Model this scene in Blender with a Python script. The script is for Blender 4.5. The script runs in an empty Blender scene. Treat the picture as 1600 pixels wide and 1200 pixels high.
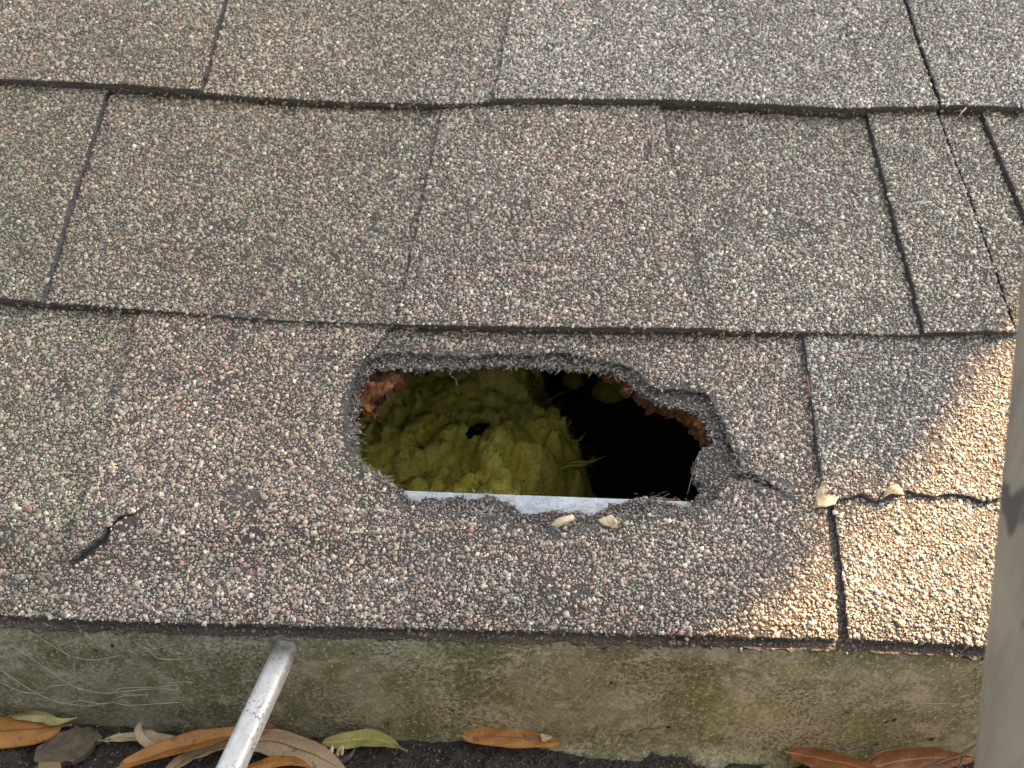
import bpy, math, random
import numpy as np
from mathutils import Vector, Matrix, geometry

random.seed(7)
rng = np.random.default_rng(7)
scene = bpy.context.scene
COL = scene.collection

# ------------------------------------------------------------------ camera
PITCH = math.radians(33.7)            # 8-in-12 roof
CP, SP = math.cos(PITCH), math.sin(PITCH)
H0 = 0.009                            # top of the lowest shingle at the eave = world origin
F = 1200.0                            # focal length in pixels of the 1600 px wide photo
AX = PITCH - math.radians(66.8)       # elevation of the optical axis
fwd = Vector((0, math.cos(AX), math.sin(AX)))
up0 = Vector((0, -math.sin(AX), math.cos(AX)))
ROLL = math.radians(1.4)
right = Vector((1, 0, 0)) * math.cos(ROLL) + up0 * math.sin(ROLL)
up = up0 * math.cos(ROLL) - Vector((1, 0, 0)) * math.sin(ROLL)
CAM = -0.3225 * fwd + 0.104 * up0
camd = bpy.data.cameras.new('camera')
cam = bpy.data.objects.new('camera', camd)
COL.objects.link(cam)
cam.matrix_world = Matrix(((right.x, up.x, -fwd.x, CAM.x),
                           (right.y, up.y, -fwd.y, CAM.y),
                           (right.z, up.z, -fwd.z, CAM.z), (0, 0, 0, 1)))
camd.sensor_width = 36.0
camd.lens = 36.0 * F / 1600.0
camd.clip_start = 0.01
camd.clip_end = 3000
camd.dof.use_dof = True
camd.dof.focus_distance = 0.355
camd.dof.aperture_fstop = 15.0
scene.camera = cam

# ------------------------------------------------------------------ light
SUN = Vector((0.56, 0.16, 0.79)).normalized()      # towards the sun
world = bpy.data.worlds.new('World')
scene.world = world
world.use_nodes = True
wn, wl = world.node_tree.nodes, world.node_tree.links
sky = wn.new('ShaderNodeTexSky')
sky.sky_type = 'NISHITA'
sky.sun_disc = False
sky.sun_elevation = math.asin(SUN.z)
sky.sun_rotation = math.atan2(SUN.x, SUN.y)
sky.air_density = 0.8
sky.dust_density = 6.0
sky.ozone_density = 0.4
hsv = wn.new('ShaderNodeHueSaturation')
hsv.inputs['Saturation'].default_value = 0.36
bg = wn['Background']
bg.inputs['Strength'].default_value = 0.088
wl.new(sky.outputs[0], hsv.inputs['Color'])
wl.new(hsv.outputs[0], bg.inputs['Color'])
sund = bpy.data.lights.new('sun', 'SUN')
sund.energy = 5.0
sund.angle = math.radians(0.5)
sund.color = (1.0, 0.64, 0.33)
sun = bpy.data.objects.new('sun', sund)
COL.objects.link(sun)
sun.rotation_euler = SUN.to_track_quat('Z', 'Y').to_euler()
sun.location = SUN * 20
scene.view_settings.view_transform = 'Standard'
scene.view_settings.look = 'None'
scene.view_settings.exposure = 2.36
scene.view_settings.gamma = 1.0
scene.view_settings.use_curve_mapping = False
scene.cycles.use_denoising = True
scene.cycles.denoiser = 'OPENIMAGEDENOISE'
scene.cycles.denoising_input_passes = 'RGB_ALBEDO_NORMAL'
scene.cycles.max_bounces = 8

# ------------------------------------------------------------------ measuring helpers
def P(u, v, h):
    """roof coordinates (along eave, up slope, above deck) -> world"""
    u, v, h = np.broadcast_arrays(np.asarray(u, float), np.asarray(v, float), np.asarray(h, float))
    k = h - H0
    return np.stack([u, v * CP - k * SP, v * SP + k * CP], -1)

def ray(px, py):
    d = fwd + right * ((px - 800) / F) + up * ((600 - py) / F)
    return d

def on_roof(px, py, h=H0):
    """where the line of sight of a photo point meets the roof plane at height h"""
    n = Vector((0, -SP, CP))
    d = ray(px, py)
    t = ((h - H0) - CAM.dot(n)) / d.dot(n)
    q = CAM + d * t
    return (q.x, q.y * CP + q.z * SP)

def on_y(px, py, y):
    d = ray(px, py)
    return CAM + d * ((y - CAM.y) / d.y)

def on_z(px, py, z):
    d = ray(px, py)
    return CAM + d * ((z - CAM.z) / d.z)

R_ = np.array([list(right), list(up), list(fwd)])
def to_px(w):
    c = (w - np.array(CAM)) @ R_.T
    return 800 + F * c[..., 0] / c[..., 2], 600 - F * c[..., 1] / c[..., 2]

# ------------------------------------------------------------------ noise
_tab = rng.random((64, 64))
_gx = rng.random((64, 64))
def vnoise(x, y):
    x = np.asarray(x, float); y = np.asarray(y, float)
    xi = np.floor(x).astype(int); yi = np.floor(y).astype(int)
    fx = x - xi; fy = y - yi
    fx = fx * fx * (3 - 2 * fx); fy = fy * fy * (3 - 2 * fy)
    a = _tab[xi % 64, yi % 64]; b = _tab[(xi + 1) % 64, yi % 64]
    c = _tab[xi % 64, (yi + 1) % 64]; d = _tab[(xi + 1) % 64, (yi + 1) % 64]
    return (a * (1 - fx) + b * fx) * (1 - fy) + (c * (1 - fx) + d * fx) * fy * 1.0

def fbm(x, y, o=4):
    s = 0; a = 0.5; t = 0
    for i in range(o):
        s = s + a * vnoise(x * 2 ** i + 17.3 * i, y * 2 ** i + 9.1 * i); t += a; a *= 0.5
    return s / t * 2 - 1

def inside(pts, poly):
    poly = np.asarray(poly); x = pts[:, 0]; y = pts[:, 1]
    r = np.zeros(len(pts), bool)
    x0, y0 = poly[:, 0], poly[:, 1]
    x1, y1 = np.roll(x0, -1), np.roll(y0, -1)
    for a, b, c, d in zip(x0, y0, x1, y1):
        if b == d: continue
        m = (b > y) != (d > y)
        r ^= m & (x < (c - a) * (y - b) / (d - b) + a)
    return r

def dist_poly(pts, poly, closed=True):
    poly = np.asarray(poly)
    a = poly if closed else poly[:-1]
    b = np.roll(poly, -1, 0) if closed else poly[1:]
    best = np.full(len(pts), 9.0)
    for p, q in zip(a, b):
        d = q - p; L = d @ d
        if L < 1e-14: continue
        t = np.clip(((pts - p) @ d) / L, 0, 1)
        e = pts - p - t[:, None] * d
        best = np.minimum(best, np.sqrt((e * e).sum(1)))
    return best

def resample(poly, step, jit=0.0, seed=0, closed=True):
    poly = np.asarray(poly, float); out = []
    n = len(poly)
    for i in range(n if closed else n - 1):
        p, q = poly[i], poly[(i + 1) % n]
        m = max(1, int(np.linalg.norm(q - p) / step))
        for k in range(m):
            out.append(p + (q - p) * k / m)
    if not closed: out.append(poly[-1])
    out = np.array(out)
    if jit:
        s = seed * 3.7
        out[:, 0] += jit * (fbm(out[:, 0] * 260 + s, out[:, 1] * 260 + 5, 3) * 1.6 + rng.normal(0, .25, len(out)))
        out[:, 1] += jit * (fbm(out[:, 0] * 260 + 31, out[:, 1] * 260 + s, 3) * 1.6 + rng.normal(0, .25, len(out)))
    return out

# ------------------------------------------------------------------ object helpers
def tag(o, label=None, cat=None, group=None, kind=None):
    if label: o['label'] = label
    if cat: o['category'] = cat
    if group: o['group'] = group
    if kind: o['kind'] = kind
    return o

def empty(name, loc=(0, 0, 0)):
    o = bpy.data.objects.new(name, None)
    o.empty_display_size = 0.02
    o.location = loc
    COL.objects.link(o)
    return o

def mesh_obj(name, verts, faces, mat, parent=None, smooth=False):
    me = bpy.data.meshes.new(name)
    me.from_pydata([tuple(map(float, v)) for v in verts], [], [tuple(map(int, f)) for f in faces])
    me.update()
    if smooth: me.polygons.foreach_set('use_smooth', [True] * len(me.polygons))
    if mat: me.materials.append(mat)
    o = bpy.data.objects.new(name, me)
    COL.objects.link(o)
    if parent: attach(o, parent)
    return o

def attach(o, parent):
    o.parent = parent
    o.matrix_parent_inverse = Matrix.Translation(parent.location).inverted() if parent.type == 'EMPTY' else Matrix()

def fast_mesh(name, V, T, colors, mat, parent=None):
    """triangle soup from numpy arrays with a colour per vertex"""
    me = bpy.data.meshes.new(name)
    me.vertices.add(len(V)); me.vertices.foreach_set('co', V.astype(np.float32).ravel())
    me.loops.add(len(T) * 3); me.loops.foreach_set('vertex_index', T.astype(np.int32).ravel())
    me.polygons.add(len(T))
    me.polygons.foreach_set('loop_start', np.arange(0, len(T) * 3, 3, dtype=np.int32))
    me.polygons.foreach_set('loop_total', np.full(len(T), 3, np.int32))
    if colors is not None:
        at = me.color_attributes.new('stone_colour', 'FLOAT_COLOR', 'POINT')
        at.data.foreach_set('color', np.concatenate([colors, np.ones((len(colors), 1))], 1).astype(np.float32).ravel())
    me.update(calc_edges=True)
    me.materials.append(mat)
    o = bpy.data.objects.new(name, me)
    COL.objects.link(o)
    if parent: attach(o, parent)
    return o

def box(name, lo, hi, mat, parent=None, bevel=0.0):
    x0, y0, z0 = lo; x1, y1, z1 = hi
    v = [(x0, y0, z0), (x1, y0, z0), (x1, y1, z0), (x0, y1, z0), (x0, y0, z1), (x1, y0, z1), (x1, y1, z1), (x0, y1, z1)]
    f = [(0, 3, 2, 1), (4, 5, 6, 7), (0, 1, 5, 4), (1, 2, 6, 5), (2, 3, 7, 6), (3, 0, 4, 7)]
    return mesh_obj(name, v, f, mat, parent)

def tube_data(path, rad, sides=5, flat=1.0):
    path = [Vector(p) for p in path]
    n = len(path); V = []; Fc = []
    ref = Vector((0.31, 0.52, 0.79))
    for i, p in enumerate(path):
        t = (path[min(i + 1, n - 1)] - path[max(i - 1, 0)])
        t = t.normalized() if t.length > 1e-12 else Vector((0, 0, 1))
        a = t.cross(ref).normalized(); b = t.cross(a)
        r = rad[i] if hasattr(rad, '__len__') else rad
        for k in range(sides):
            an = 2 * math.pi * k / sides
            V.append(p + a * (math.cos(an) * r) + b * (math.sin(an) * r * flat))
    for i in range(n - 1):
        for k in range(sides):
            k2 = (k + 1) % sides
            Fc.append((i * sides + k, i * sides + k2, (i + 1) * sides + k2, (i + 1) * sides + k))
    Fc.append(tuple(range(sides - 1, -1, -1)))
    Fc.append(tuple((n - 1) * sides + k for k in range(sides)))
    return V, Fc

def tubes_obj(name, paths, rads, mat, parent=None, sides=4, smooth=True):
    V = []; Fc = []
    for p, r in zip(paths, rads):
        v, f = tube_data(p, r, sides)
        o = len(V); V += v; Fc += [tuple(i + o for i in q) for q in f]
    return mesh_obj(name, V, Fc, mat, parent, smooth)

# ------------------------------------------------------------------ materials
class NT:
    def __init__(s, name):
        s.m = bpy.data.materials.new(name); s.m.use_nodes = True
        s.n = s.m.node_tree.nodes; s.l = s.m.node_tree.links
        s.b = s.n['Principled BSDF']
        s.b.inputs['Roughness'].default_value = 0.8
        tc = s.n.new('ShaderNodeTexCoord'); s.co = tc.outputs['Object']
    def noise(s, scale, detail=4, rough=0.6, dist=0.0, co=None):
        t = s.n.new('ShaderNodeTexNoise'); t.inputs['Scale'].default_value = scale
        t.inputs['Detail'].default_value = detail; t.inputs['Roughness'].default_value = rough
        t.inputs['Distortion'].default_value = dist
        s.l.new(co or s.co, t.inputs['Vector']); return t.outputs['Fac']
    def voronoi(s, scale, feat='F1', out='Distance', co=None):
        t = s.n.new('ShaderNodeTexVoronoi'); t.feature = feat; t.inputs['Scale'].default_value = scale
        s.l.new(co or s.co, t.inputs['Vector']); return t.outputs[out]
    def ramp(s, fac, stops):
        r = s.n.new('ShaderNodeValToRGB'); e = r.color_ramp.elements
        while len(e) < len(stops): e.new(0.5)
        for q, (p, c) in zip(e, stops):
            q.position = p; q.color = (*c, 1) if not isinstance(c, (int, float)) else (c, c, c, 1)
        s.l.new(fac, r.inputs['Fac']); return r.outputs['Color']
    def mix(s, fac, a, b, mode='MIX'):
        m = s.n.new('ShaderNodeMix'); m.data_type = 'RGBA'; m.blend_type = mode
        for sock, val in ((m.inputs['Factor'], fac), (m.inputs['A'], a), (m.inputs['B'], b)):
            if isinstance(val, (int, float)): sock.default_value = val
            elif isinstance(val, tuple): sock.default_value = (*val, 1)
            else: s.l.new(val, sock)
        return m.outputs['Result']
    def math(s, op, a, b=0.5):
        m = s.n.new('ShaderNodeMath'); m.operation = op
        for sock, val in zip(m.inputs, (a, b)):
            if isinstance(val, (int, float)): sock.default_value = val
            else: s.l.new(val, sock)
        return m.outputs[0]
    def attr(s, name, out='Color'):
        a = s.n.new('ShaderNodeAttribute'); a.attribute_name = name; return a.outputs[out]
    def scaled(s, sc):
        m = s.n.new('ShaderNodeMapping'); m.inputs['Scale'].default_value = sc
        s.l.new(s.co, m.inputs['Vector']); return m.outputs[0]
    def color(s, c):
        if isinstance(c, tuple): s.b.inputs['Base Color'].default_value = (*c, 1)
        else: s.l.new(c, s.b.inputs['Base Color'])
    def bump(s, h, dist, strength=1.0, prev=None):
        b = s.n.new('ShaderNodeBump'); b.inputs['Distance'].default_value = dist
        b.inputs['Strength'].default_value = strength
        s.l.new(h, b.inputs['Height'])
        if prev is not None: s.l.new(prev, b.inputs['Normal'])
        s.l.new(b.outputs[0], s.b.inputs['Normal']); return b.outputs[0]
    def set(s, **k):
        for q, v in k.items(): s.b.inputs[q.replace('_', ' ')].default_value = v

def mat_granule():
    m = NT('stone_granules')
    g = m.noise(1900, 2, 0.6)
    c = m.mix(1.0, m.attr('stone_colour'), m.ramp(g, [(0.25, (.72, .72, .72)), (0.75, (1.2, 1.2, 1.2))]), 'MULTIPLY')
    m.color(c); m.set(Roughness=0.42); m.b.inputs['Specular IOR Level'].default_value = 0.6
    m.bump(g, 0.0002, 0.5)
    return m.m
def mat_asphalt(name, base, lite):
    m = NT(name)
    n1 = m.noise(900, 4, 0.7); n2 = m.noise(70, 3, 0.6); v = m.voronoi(620)
    c = m.ramp(n1, [(0.35, base), (0.7, lite)])
    c = m.mix(m.ramp(n2, [(0.4, 0.0), (0.7, 0.5)]), c, tuple(x * 0.6 for x in base))
    m.color(c); m.set(Roughness=0.75)
    b = m.bump(v, 0.0008, 0.8); m.bump(n1, 0.0006, 0.8, b)
    return m.m
def mat_field():
    """shingle face beyond the frame: granules as fine relief"""
    m = NT('granule_field')
    cell = m.voronoi(620, out='Color'); d = m.voronoi(620)
    sep = m.n.new('ShaderNodeSeparateColor'); m.l.new(cell, sep.inputs[0])
    c = m.ramp(sep.outputs[0], [(0, (.11, .092, .074)), (.3, (.23, .19, .155)), (.55, (.205, .20, .165)), (.8, (.28, .24, .20)), (1, (.39, .355, .30))])
    c = m.mix(m.ramp(d, [(.5, 0.0), (.8, 1.0)]), c, (.07, .062, .052))
    m.color(c); m.set(Roughness=0.7)
    m.bump(m.math('SUBTRACT', 1.0, d), 0.0012, 0.9)
    return m.m
M_GRAN = mat_granule()
M_ASPH = mat_asphalt('asphalt_mat', (.042, .038, .033), (.12, .108, .095))
M_TORN = mat_asphalt('torn_asphalt', (.040, .040, .042), (.13, .125, .122))
M_EDGE = mat_asphalt('dirty_starter_edge', (.030, .023, .016), (.105, .083, .060))
M_FIELD = mat_field()

def simple(name, stops, scale=40, detail=5, rough=0.8, bump=0.0, bscale=None, metallic=0.0):
    m = NT(name)
    n = m.noise(scale, detail, 0.65)
    m.color(m.ramp(n, stops)); m.set(Roughness=rough, Metallic=metallic)
    if bump: m.bump(m.noise(bscale or scale * 4, 5, 0.7), bump, 1.0)
    return m.m
M_FIBRE = simple('glass_fibre', [(0.3, (.42, .41, .37)), (0.7, (.66, .65, .6))], 200)
M_DECK = simple('rotten_wood', [(0.34, (.018, .006, .003)), (0.5, (.115, .040, .011)), (0.66, (.30, .125, .030))], 190, 7, 0.85, 0.003, 330)
M_FELT = simple('felt_paper', [(0.3, (.05, .047, .042)), (0.7, (.14, .13, .115))], 300, 5, 0.9, 0.0008, 500)
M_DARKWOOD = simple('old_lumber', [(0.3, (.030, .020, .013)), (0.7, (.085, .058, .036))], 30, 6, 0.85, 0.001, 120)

# ------------------------------------------------------------------ generic layer piece
def layer(name, outer, holes, hfun, thick, mat, parent, grid=0.006, step=0.0016, jit=0.00035, seed=1, edge_mat=None, rough_wall=0.00035):
    ob = resample(outer, step, jit, seed)
    hb = [resample(h, step * .8, jit * 2.6, seed + 3 + i) for i, h in enumerate(holes)]
    lo = ob.min(0); hi = ob.max(0)
    gx, gy = np.meshgrid(np.arange(lo[0], hi[0], grid), np.arange(lo[1], hi[1], grid))
    g = np.stack([gx.ravel(), gy.ravel()], 1)
    g += rng.uniform(-.25, .25, g.shape) * grid
    g = g[inside(g, ob)]
    for h in hb:
        g = g[~inside(g, h)]
    d = dist_poly(g, ob)
    for h in hb: d = np.minimum(d, dist_poly(g, h))
    g = g[d > grid * 0.35]
    allp = np.concatenate([ob] + hb + [g])
    edges = []; o = 0
    for r in [ob] + hb:
        n = len(r); edges += [(o + i, o + (i + 1) % n) for i in range(n)]; o += n
    vs, es, fs, *_ = geometry.delaunay_2d_cdt([Vector(p) for p in allp], edges, [], 0, 1e-7)
    vs = np.array([list(v) for v in vs]); fs = np.array([list(f) for f in fs if len(f) == 3])
    cen = vs[fs].mean(1)
    k = inside(cen, ob)
    for h in hb: k &= ~inside(cen, h)
    fs = fs[k]
    hv = hfun(vs[:, 0], vs[:, 1])
    th = thick(vs[:, 0], vs[:, 1]) if callable(thick) else np.full(len(vs), thick)
    n = len(vs)
    top = P(vs[:, 0], vs[:, 1], hv); bot = P(vs[:, 0], vs[:, 1], hv - th)
    e = {}
    for a, b, c in fs:
        for i, j in ((a, b), (b, c), (c, a)):
            e[(i, j)] = 1
    bd = [(i, j) for (i, j) in e if (j, i) not in e]
    bv = sorted({i for q in bd for i in q}); mp = {v: i for i, v in enumerate(bv)}; nb = len(bv)
    bvi = np.array(bv)
    jm = rng.normal(0, rough_wall, (nb, 2))
    w0 = P(vs[bvi, 0], vs[bvi, 1], hv[bvi])
    w1 = P(vs[bvi, 0] + jm[:, 0], vs[bvi, 1] + jm[:, 1], hv[bvi] - th[bvi] * 0.5)
    w2 = P(vs[bvi, 0], vs[bvi, 1], hv[bvi] - th[bvi])
    V = np.concatenate([top, bot, w0, w1, w2])
    Fc = [tuple(f) for f in fs] + [(f[2] + n, f[1] + n, f[0] + n) for f in fs]
    nt = len(Fc)
    for i, j in bd:
        a, b = mp[i] + 2 * n, mp[j] + 2 * n
        Fc.append((b, a, a + nb, b + nb)); Fc.append((b + nb, a + nb, a + 2 * nb, b + 2 * nb))
    ob_ = mesh_obj(name, V, Fc, mat, parent)
    ob_.data.polygons.foreach_set('use_smooth', [i < nt for i in range(len(Fc))])
    if edge_mat:
        ob_.data.materials.append(edge_mat)
        mi = np.zeros(len(Fc), int); mi[nt:] = 1
        if mat is M_ASPH:                      # beyond the loose granules the grit is in the material
            ob_.data.materials.append(M_FIELD)
            mi[:len(fs)] = np.where(in_window(vs[fs].mean(1), H0), 0, 2)
        ob_.data.polygons.foreach_set('material_index', mi.tolist())
    return ob_, ob, hb

# ------------------------------------------------------------------ granules
def ico():
    t = (1 + 5 ** .5) / 2
    v = np.array([(-1, t, 0), (1, t, 0), (-1, -t, 0), (1, -t, 0), (0, -1, t), (0, 1, t), (0, -1, -t), (0, 1, -t), (t, 0, -1), (t, 0, 1), (-t, 0, -1), (-t, 0, 1)], float)
    f = np.array([(0, 11, 5), (0, 5, 1), (0, 1, 7), (0, 7, 10), (0, 10, 11), (1, 5, 9), (5, 11, 4), (11, 10, 2), (10, 7, 6), (7, 1, 8), (3, 9, 4), (3, 4, 2), (3, 2, 6), (3, 6, 8), (3, 8, 9), (4, 9, 5), (2, 4, 11), (6, 2, 10), (8, 6, 7), (9, 8, 1)])
    return v / np.linalg.norm(v[0]), f
ICO_V, ICO_F = ico()
CUB_V = np.array([(x, y, z) for z in (-1, 1) for y in (-1, 1) for x in (-1, 1)], float) / 3 ** .5
CUB_V[4:, :2] *= .8
CUB_F = np.array([(4, 5, 7), (4, 7, 6), (0, 1, 5), (0, 5, 4), (1, 3, 7), (1, 7, 5), (3, 2, 6), (3, 6, 7), (2, 0, 4), (2, 4, 6)])
OCT_V = np.array([(1, 0, 0), (-1, 0, 0), (0, 1, 0), (0, -1, 0), (0, 0, 1), (0, 0, -1)], float)
OCT_F = np.array([(0, 2, 4), (2, 1, 4), (1, 3, 4), (3, 0, 4), (2, 0, 5), (1, 2, 5), (3, 1, 5), (0, 3, 5)])
def srgb(c):
    c = np.asarray(c, float) / 255
    return np.where(c <= .04045, c / 12.92, ((c + .055) / 1.055) ** 2.4)
PAL = srgb([(168, 154, 138), (160, 140, 125), (148, 146, 132), (134, 126, 113), (200, 192, 176), (156, 164, 156), (172, 126, 108), (108, 100, 90), (182, 162, 130), (140, 121, 110)])
PALW = np.array([.26, .14, .19, .15, .07, .05, .025, .07, .04, .03]); PALW /= PALW.sum()

def stones(u, v, h, r, col, sv, sf, squash=0.7, tilt=0.5):
    n = len(u); m = len(sv)
    jitter = rng.uniform(.60, 1.28, (n, m, 1)) if m != 12 else rng.uniform(.68, 1.22, (n, m, 1))
    s = sv[None] * jitter
    ax = np.stack([rng.uniform(.8, 1.35, n), rng.uniform(.7, 1.05, n), np.full(n, squash) * rng.uniform(.75, 1.2, n)], 1)
    s = s * ax[:, None, :] * r[:, None, None]
    # tilt about x then spin about the normal
    t = rng.normal(0, tilt, n); a = rng.uniform(0, 2 * np.pi, n)
    ct, st = np.cos(t)[:, None], np.sin(t)[:, None]
    x, y, z = s[..., 0], s[..., 1], s[..., 2]
    y, z = y * ct - z * st, y * st + z * ct
    ca, sa = np.cos(a)[:, None], np.sin(a)[:, None]
    x, y = x * ca - y * sa, x * sa + y * ca
    W = P(u[:, None] + x, v[:, None] + y, h[:, None] + z)
    T = sf[None] + (np.arange(n) * m)[:, None, None]
    return W.reshape(-1, 3), T.reshape(-1, 3), np.repeat(col, m, 0)

def hexpts(lo, hi, sp, jit=.36):
    nx = int((hi[0] - lo[0]) / sp) + 2; ny = int((hi[1] - lo[1]) / (sp * .866)) + 2
    X, Y = np.meshgrid(np.arange(nx), np.arange(ny))
    x = lo[0] + (X + .5 * (Y % 2)) * sp; y = lo[1] + Y * sp * .866
    p = np.stack([x.ravel(), y.ravel()], 1)
    return p + rng.uniform(-jit, jit, p.shape) * sp

def in_window(p, h, m=85):
    x, y = to_px(P(p[:, 0], p[:, 1], h))
    return (x > -m) & (x < 1600 + m) & (y > -m) & (y < 1260)

def granule_cover(regions, name, parent, thin=None):
    """regions: list of (outer, holes, hfun, keepfun, tint, density)"""
    VV = []; TT = []; CC = []; o = 0
    for outer, holes, hf, keep, tint, dens in regions:
        outer = np.asarray(outer); lo = outer.min(0); hi = outer.max(0)
        for (sp, rm, rs, sv, sf, lift, prob) in ((0.00125, .00076, .42, CUB_V, CUB_F, .22, 1.0),):
            p = hexpts(lo, hi, sp)
            k = inside(p, outer)
            p = p[k]; p = p[in_window(p, H0)]
            for h in holes:
                p = p[~inside(p, h)]
            if keep is not None: p = p[keep(p[:, 0], p[:, 1])]
            bare = fbm(p[:, 0] * 55 + 3, p[:, 1] * 55 + 8, 4)
            pr = np.where(bare < -.50, .5, 1.0) * dens * prob
            if thin is not None:
                dh = dist_poly(p, thin) + .0035 * fbm(p[:, 0] * 190, p[:, 1] * 190, 3)
                pr = pr * np.clip(.12 + dh / .0060, .12, 1)
            p = p[rng.random(len(p)) < pr]
            n = len(p)
            if n == 0: continue
            r = rm * np.exp(rng.normal(0, rs, n)).clip(.42, 2.3)
            c = PAL[rng.choice(len(PAL), n, p=PALW)] * rng.uniform(.60, 1.40, (n, 1))
            c = c * (1 + rng.normal(0, .05, (n, 3)))
            if sv is OCT_V: c = c * .42
            c = tint(p[:, 0], p[:, 1], c * .88 + c.mean(1, keepdims=True) * .12)
            h = hf(p[:, 0], p[:, 1]) + r * lift * rng.uniform(.2, 1.3, n)
            W, T, C = stones(p[:, 0], p[:, 1], h, r, c, sv, sf, .58, .38)
            VV.append(W); TT.append(T + o); CC.append(C); o += len(W)
    if not VV: return None
    g = fast_mesh(name, np.concatenate(VV), np.concatenate(TT), np.concatenate(CC).clip(0.01, .9), M_GRAN, parent)
    g['kind'] = 'stuff'
    return g

def edge_crumbs(line, hlo, hhi, dens, cols, name, parent, out=(0, -1)):
    """stray granules stuck to a cut edge"""
    line = np.asarray(line)
    seg = np.linalg.norm(np.diff(line, axis=0), axis=1); L = seg.sum()
    n = int(L * dens); s = np.sort(rng.uniform(0, L, n)); cs = np.concatenate([[0], np.cumsum(seg)])
    u = np.interp(s, cs, line[:, 0]); v = np.interp(s, cs, line[:, 1])
    f = rng.random(n)
    h = hlo(u, v) * (1 - f) + hhi(u, v) * f
    v = v + rng.normal(0, .0004, n)
    k = in_window(np.stack([u, v], 1), H0)
    u, v, h = u[k], v[k], h[k]; n = len(u)
    r = .0007 * np.exp(rng.normal(0, .35, n)).clip(.4, 2)
    c = PAL[rng.choice(len(PAL), n, p=PALW)] * cols
    W, T, C = stones(u, v, h, r, c, ICO_V, ICO_F, .8, 1.0)
    o = fast_mesh(name, W, T, C, M_GRAN, parent); o['kind'] = 'stuff'
    return o

# ------------------------------------------------------------------ roof layout
E = 0.143
UL, UR = -0.52, 0.56
TABH = 0.0028
def wave(u, v):
    return 0.0011 * fbm(np.asarray(u) * 11 + 2, np.asarray(v) * 14 + 4, 3)
def edge_fn(pts):
    q = np.array([on_roof(x, y, H0 + (TABH if t else 0)) for x, y, t in pts])
    q = q[np.argsort(q[:, 0])]
    return lambda u: np.interp(u, q[:, 0], q[:, 1])
e0 = edge_fn([(-200, 946, 0), (-80, 952, 0), (0, 960, 0), (150, 966, 1), (300, 971, 1), (450, 974, 1), (600, 977, 1), (750, 983, 0), (900, 986, 0), (1000, 990, 0), (1150, 993, 0), (1318, 997, 0), (1450, 1002, 0), (1540, 1008, 0), (1750, 1018, 0)])
e1 = edge_fn([(-200, 448, 1), (-80, 456, 1), (0, 463, 1), (60, 469, 1), (72, 472, 0), (150, 477, 0), (300, 489, 0), (430, 500, 0), (600, 507, 0), (640, 505, 1), (800, 509, 1), (1000, 511, 1), (1105, 512, 1), (1125, 518, 0), (1250, 519, 0), (1440, 523, 0), (1450, 518, 1), (1580, 514, 1), (1750, 508, 1)])
e2 = edge_fn([(-200, 108, 1), (-80, 115, 1), (0, 123, 1), (100, 127, 1), (200, 132, 1), (312, 140, 1), (335, 147, 0), (400, 153, 0), (550, 160, 0), (690, 163, 0), (755, 161, 0), (785, 154, 1), (900, 154, 1), (1050, 155, 1), (1200, 161, 1), (1330, 167, 1), (1460, 164, 1), (1475, 162, 1), (1600, 166, 1), (1800, 170, 1)])
e3 = lambda u: 0.430 + 0 * np.asarray(u)
EDGE = [e0, e1, e2, e3]
VK = [0.0, E, 2 * E, 3 * E]

def hbase(k):
    def f(u, v):
        u = np.asarray(u, float); v = np.asarray(v, float)
        h = H0 - (v - EDGE[k](u)) * 0.040 + wave(u, v)
        if k == 0:
            h = h - 0.0030 * np.clip(1 - (v - EDGE[0](u)) / 0.018, 0, 1) ** 2      # eave edge droops a little
            h = h + 0.0042 * np.exp(-((v - .050 - .10 * (u + .05)) / .016) ** 2) * np.clip((-.03 - u) / .06, 0, 1) - 0.0034 * np.exp(-((v - .026 - .05 * u) / .012) ** 2) * np.clip((.02 - u) / .08, 0, 1)
        return h
    return f
HB = [hbase(k) for k in range(4)]

def px_poly(pts, h=H0):
    return [on_roof(x, y, h) for x, y in pts]

# the tear in the lowest course
HOLE_A = px_poly([(604, 543), (640, 546), (690, 547), (735, 551), (770, 546), (840, 547), (890, 545), (945, 556), (985, 566), (1003, 580), (1018, 597), (1040, 604), (1072, 603), (1096, 606), (1112, 614), (1120, 630), (1132, 652), (1141, 682), (1152, 700), (1161, 722), (1153, 734), (1180, 737), (1212, 752), (1246, 769), (1205, 763), (1178, 753), (1150, 750), (1140, 762), (1115, 780), (1090, 792), (1050, 798), (1003, 800), (965, 808), (940, 818), (905, 822), (868, 822), (835, 818), (800, 812), (775, 802), (730, 799), (680, 797), (650, 790), (634, 783), (618, 762), (598, 748), (574, 733), (550, 722), (545, 690), (541, 655), (543, 620), (552, 585), (572, 558)])
HOLE_B = px_poly([(606, 566), (640, 570), (680, 569), (720, 566), (770, 563), (830, 565), (890, 569), (940, 572), (972, 579), (990, 592), (1000, 606), (1022, 617), (1050, 632), (1075, 633), (1096, 640), (1110, 655), (1114, 676), (1124, 690), (1109, 695), (1098, 706), (1092, 722), (1086, 736), (1089, 750), (1102, 765), (1094, 780), (1074, 788), (1052, 787), (1036, 778), (1008, 776), (980, 781), (955, 786), (946, 801), (918, 803), (903, 797), (880, 800), (858, 797), (838, 805), (815, 803), (800, 792), (786, 779), (760, 774), (738, 779), (715, 774), (690, 778), (668, 776), (656, 786), (640, 784), (628, 770), (610, 756), (590, 742), (572, 733), (556, 718), (553, 690), (553, 650), (556, 610), (566, 582), (585, 570)], 0.0055)
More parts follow.
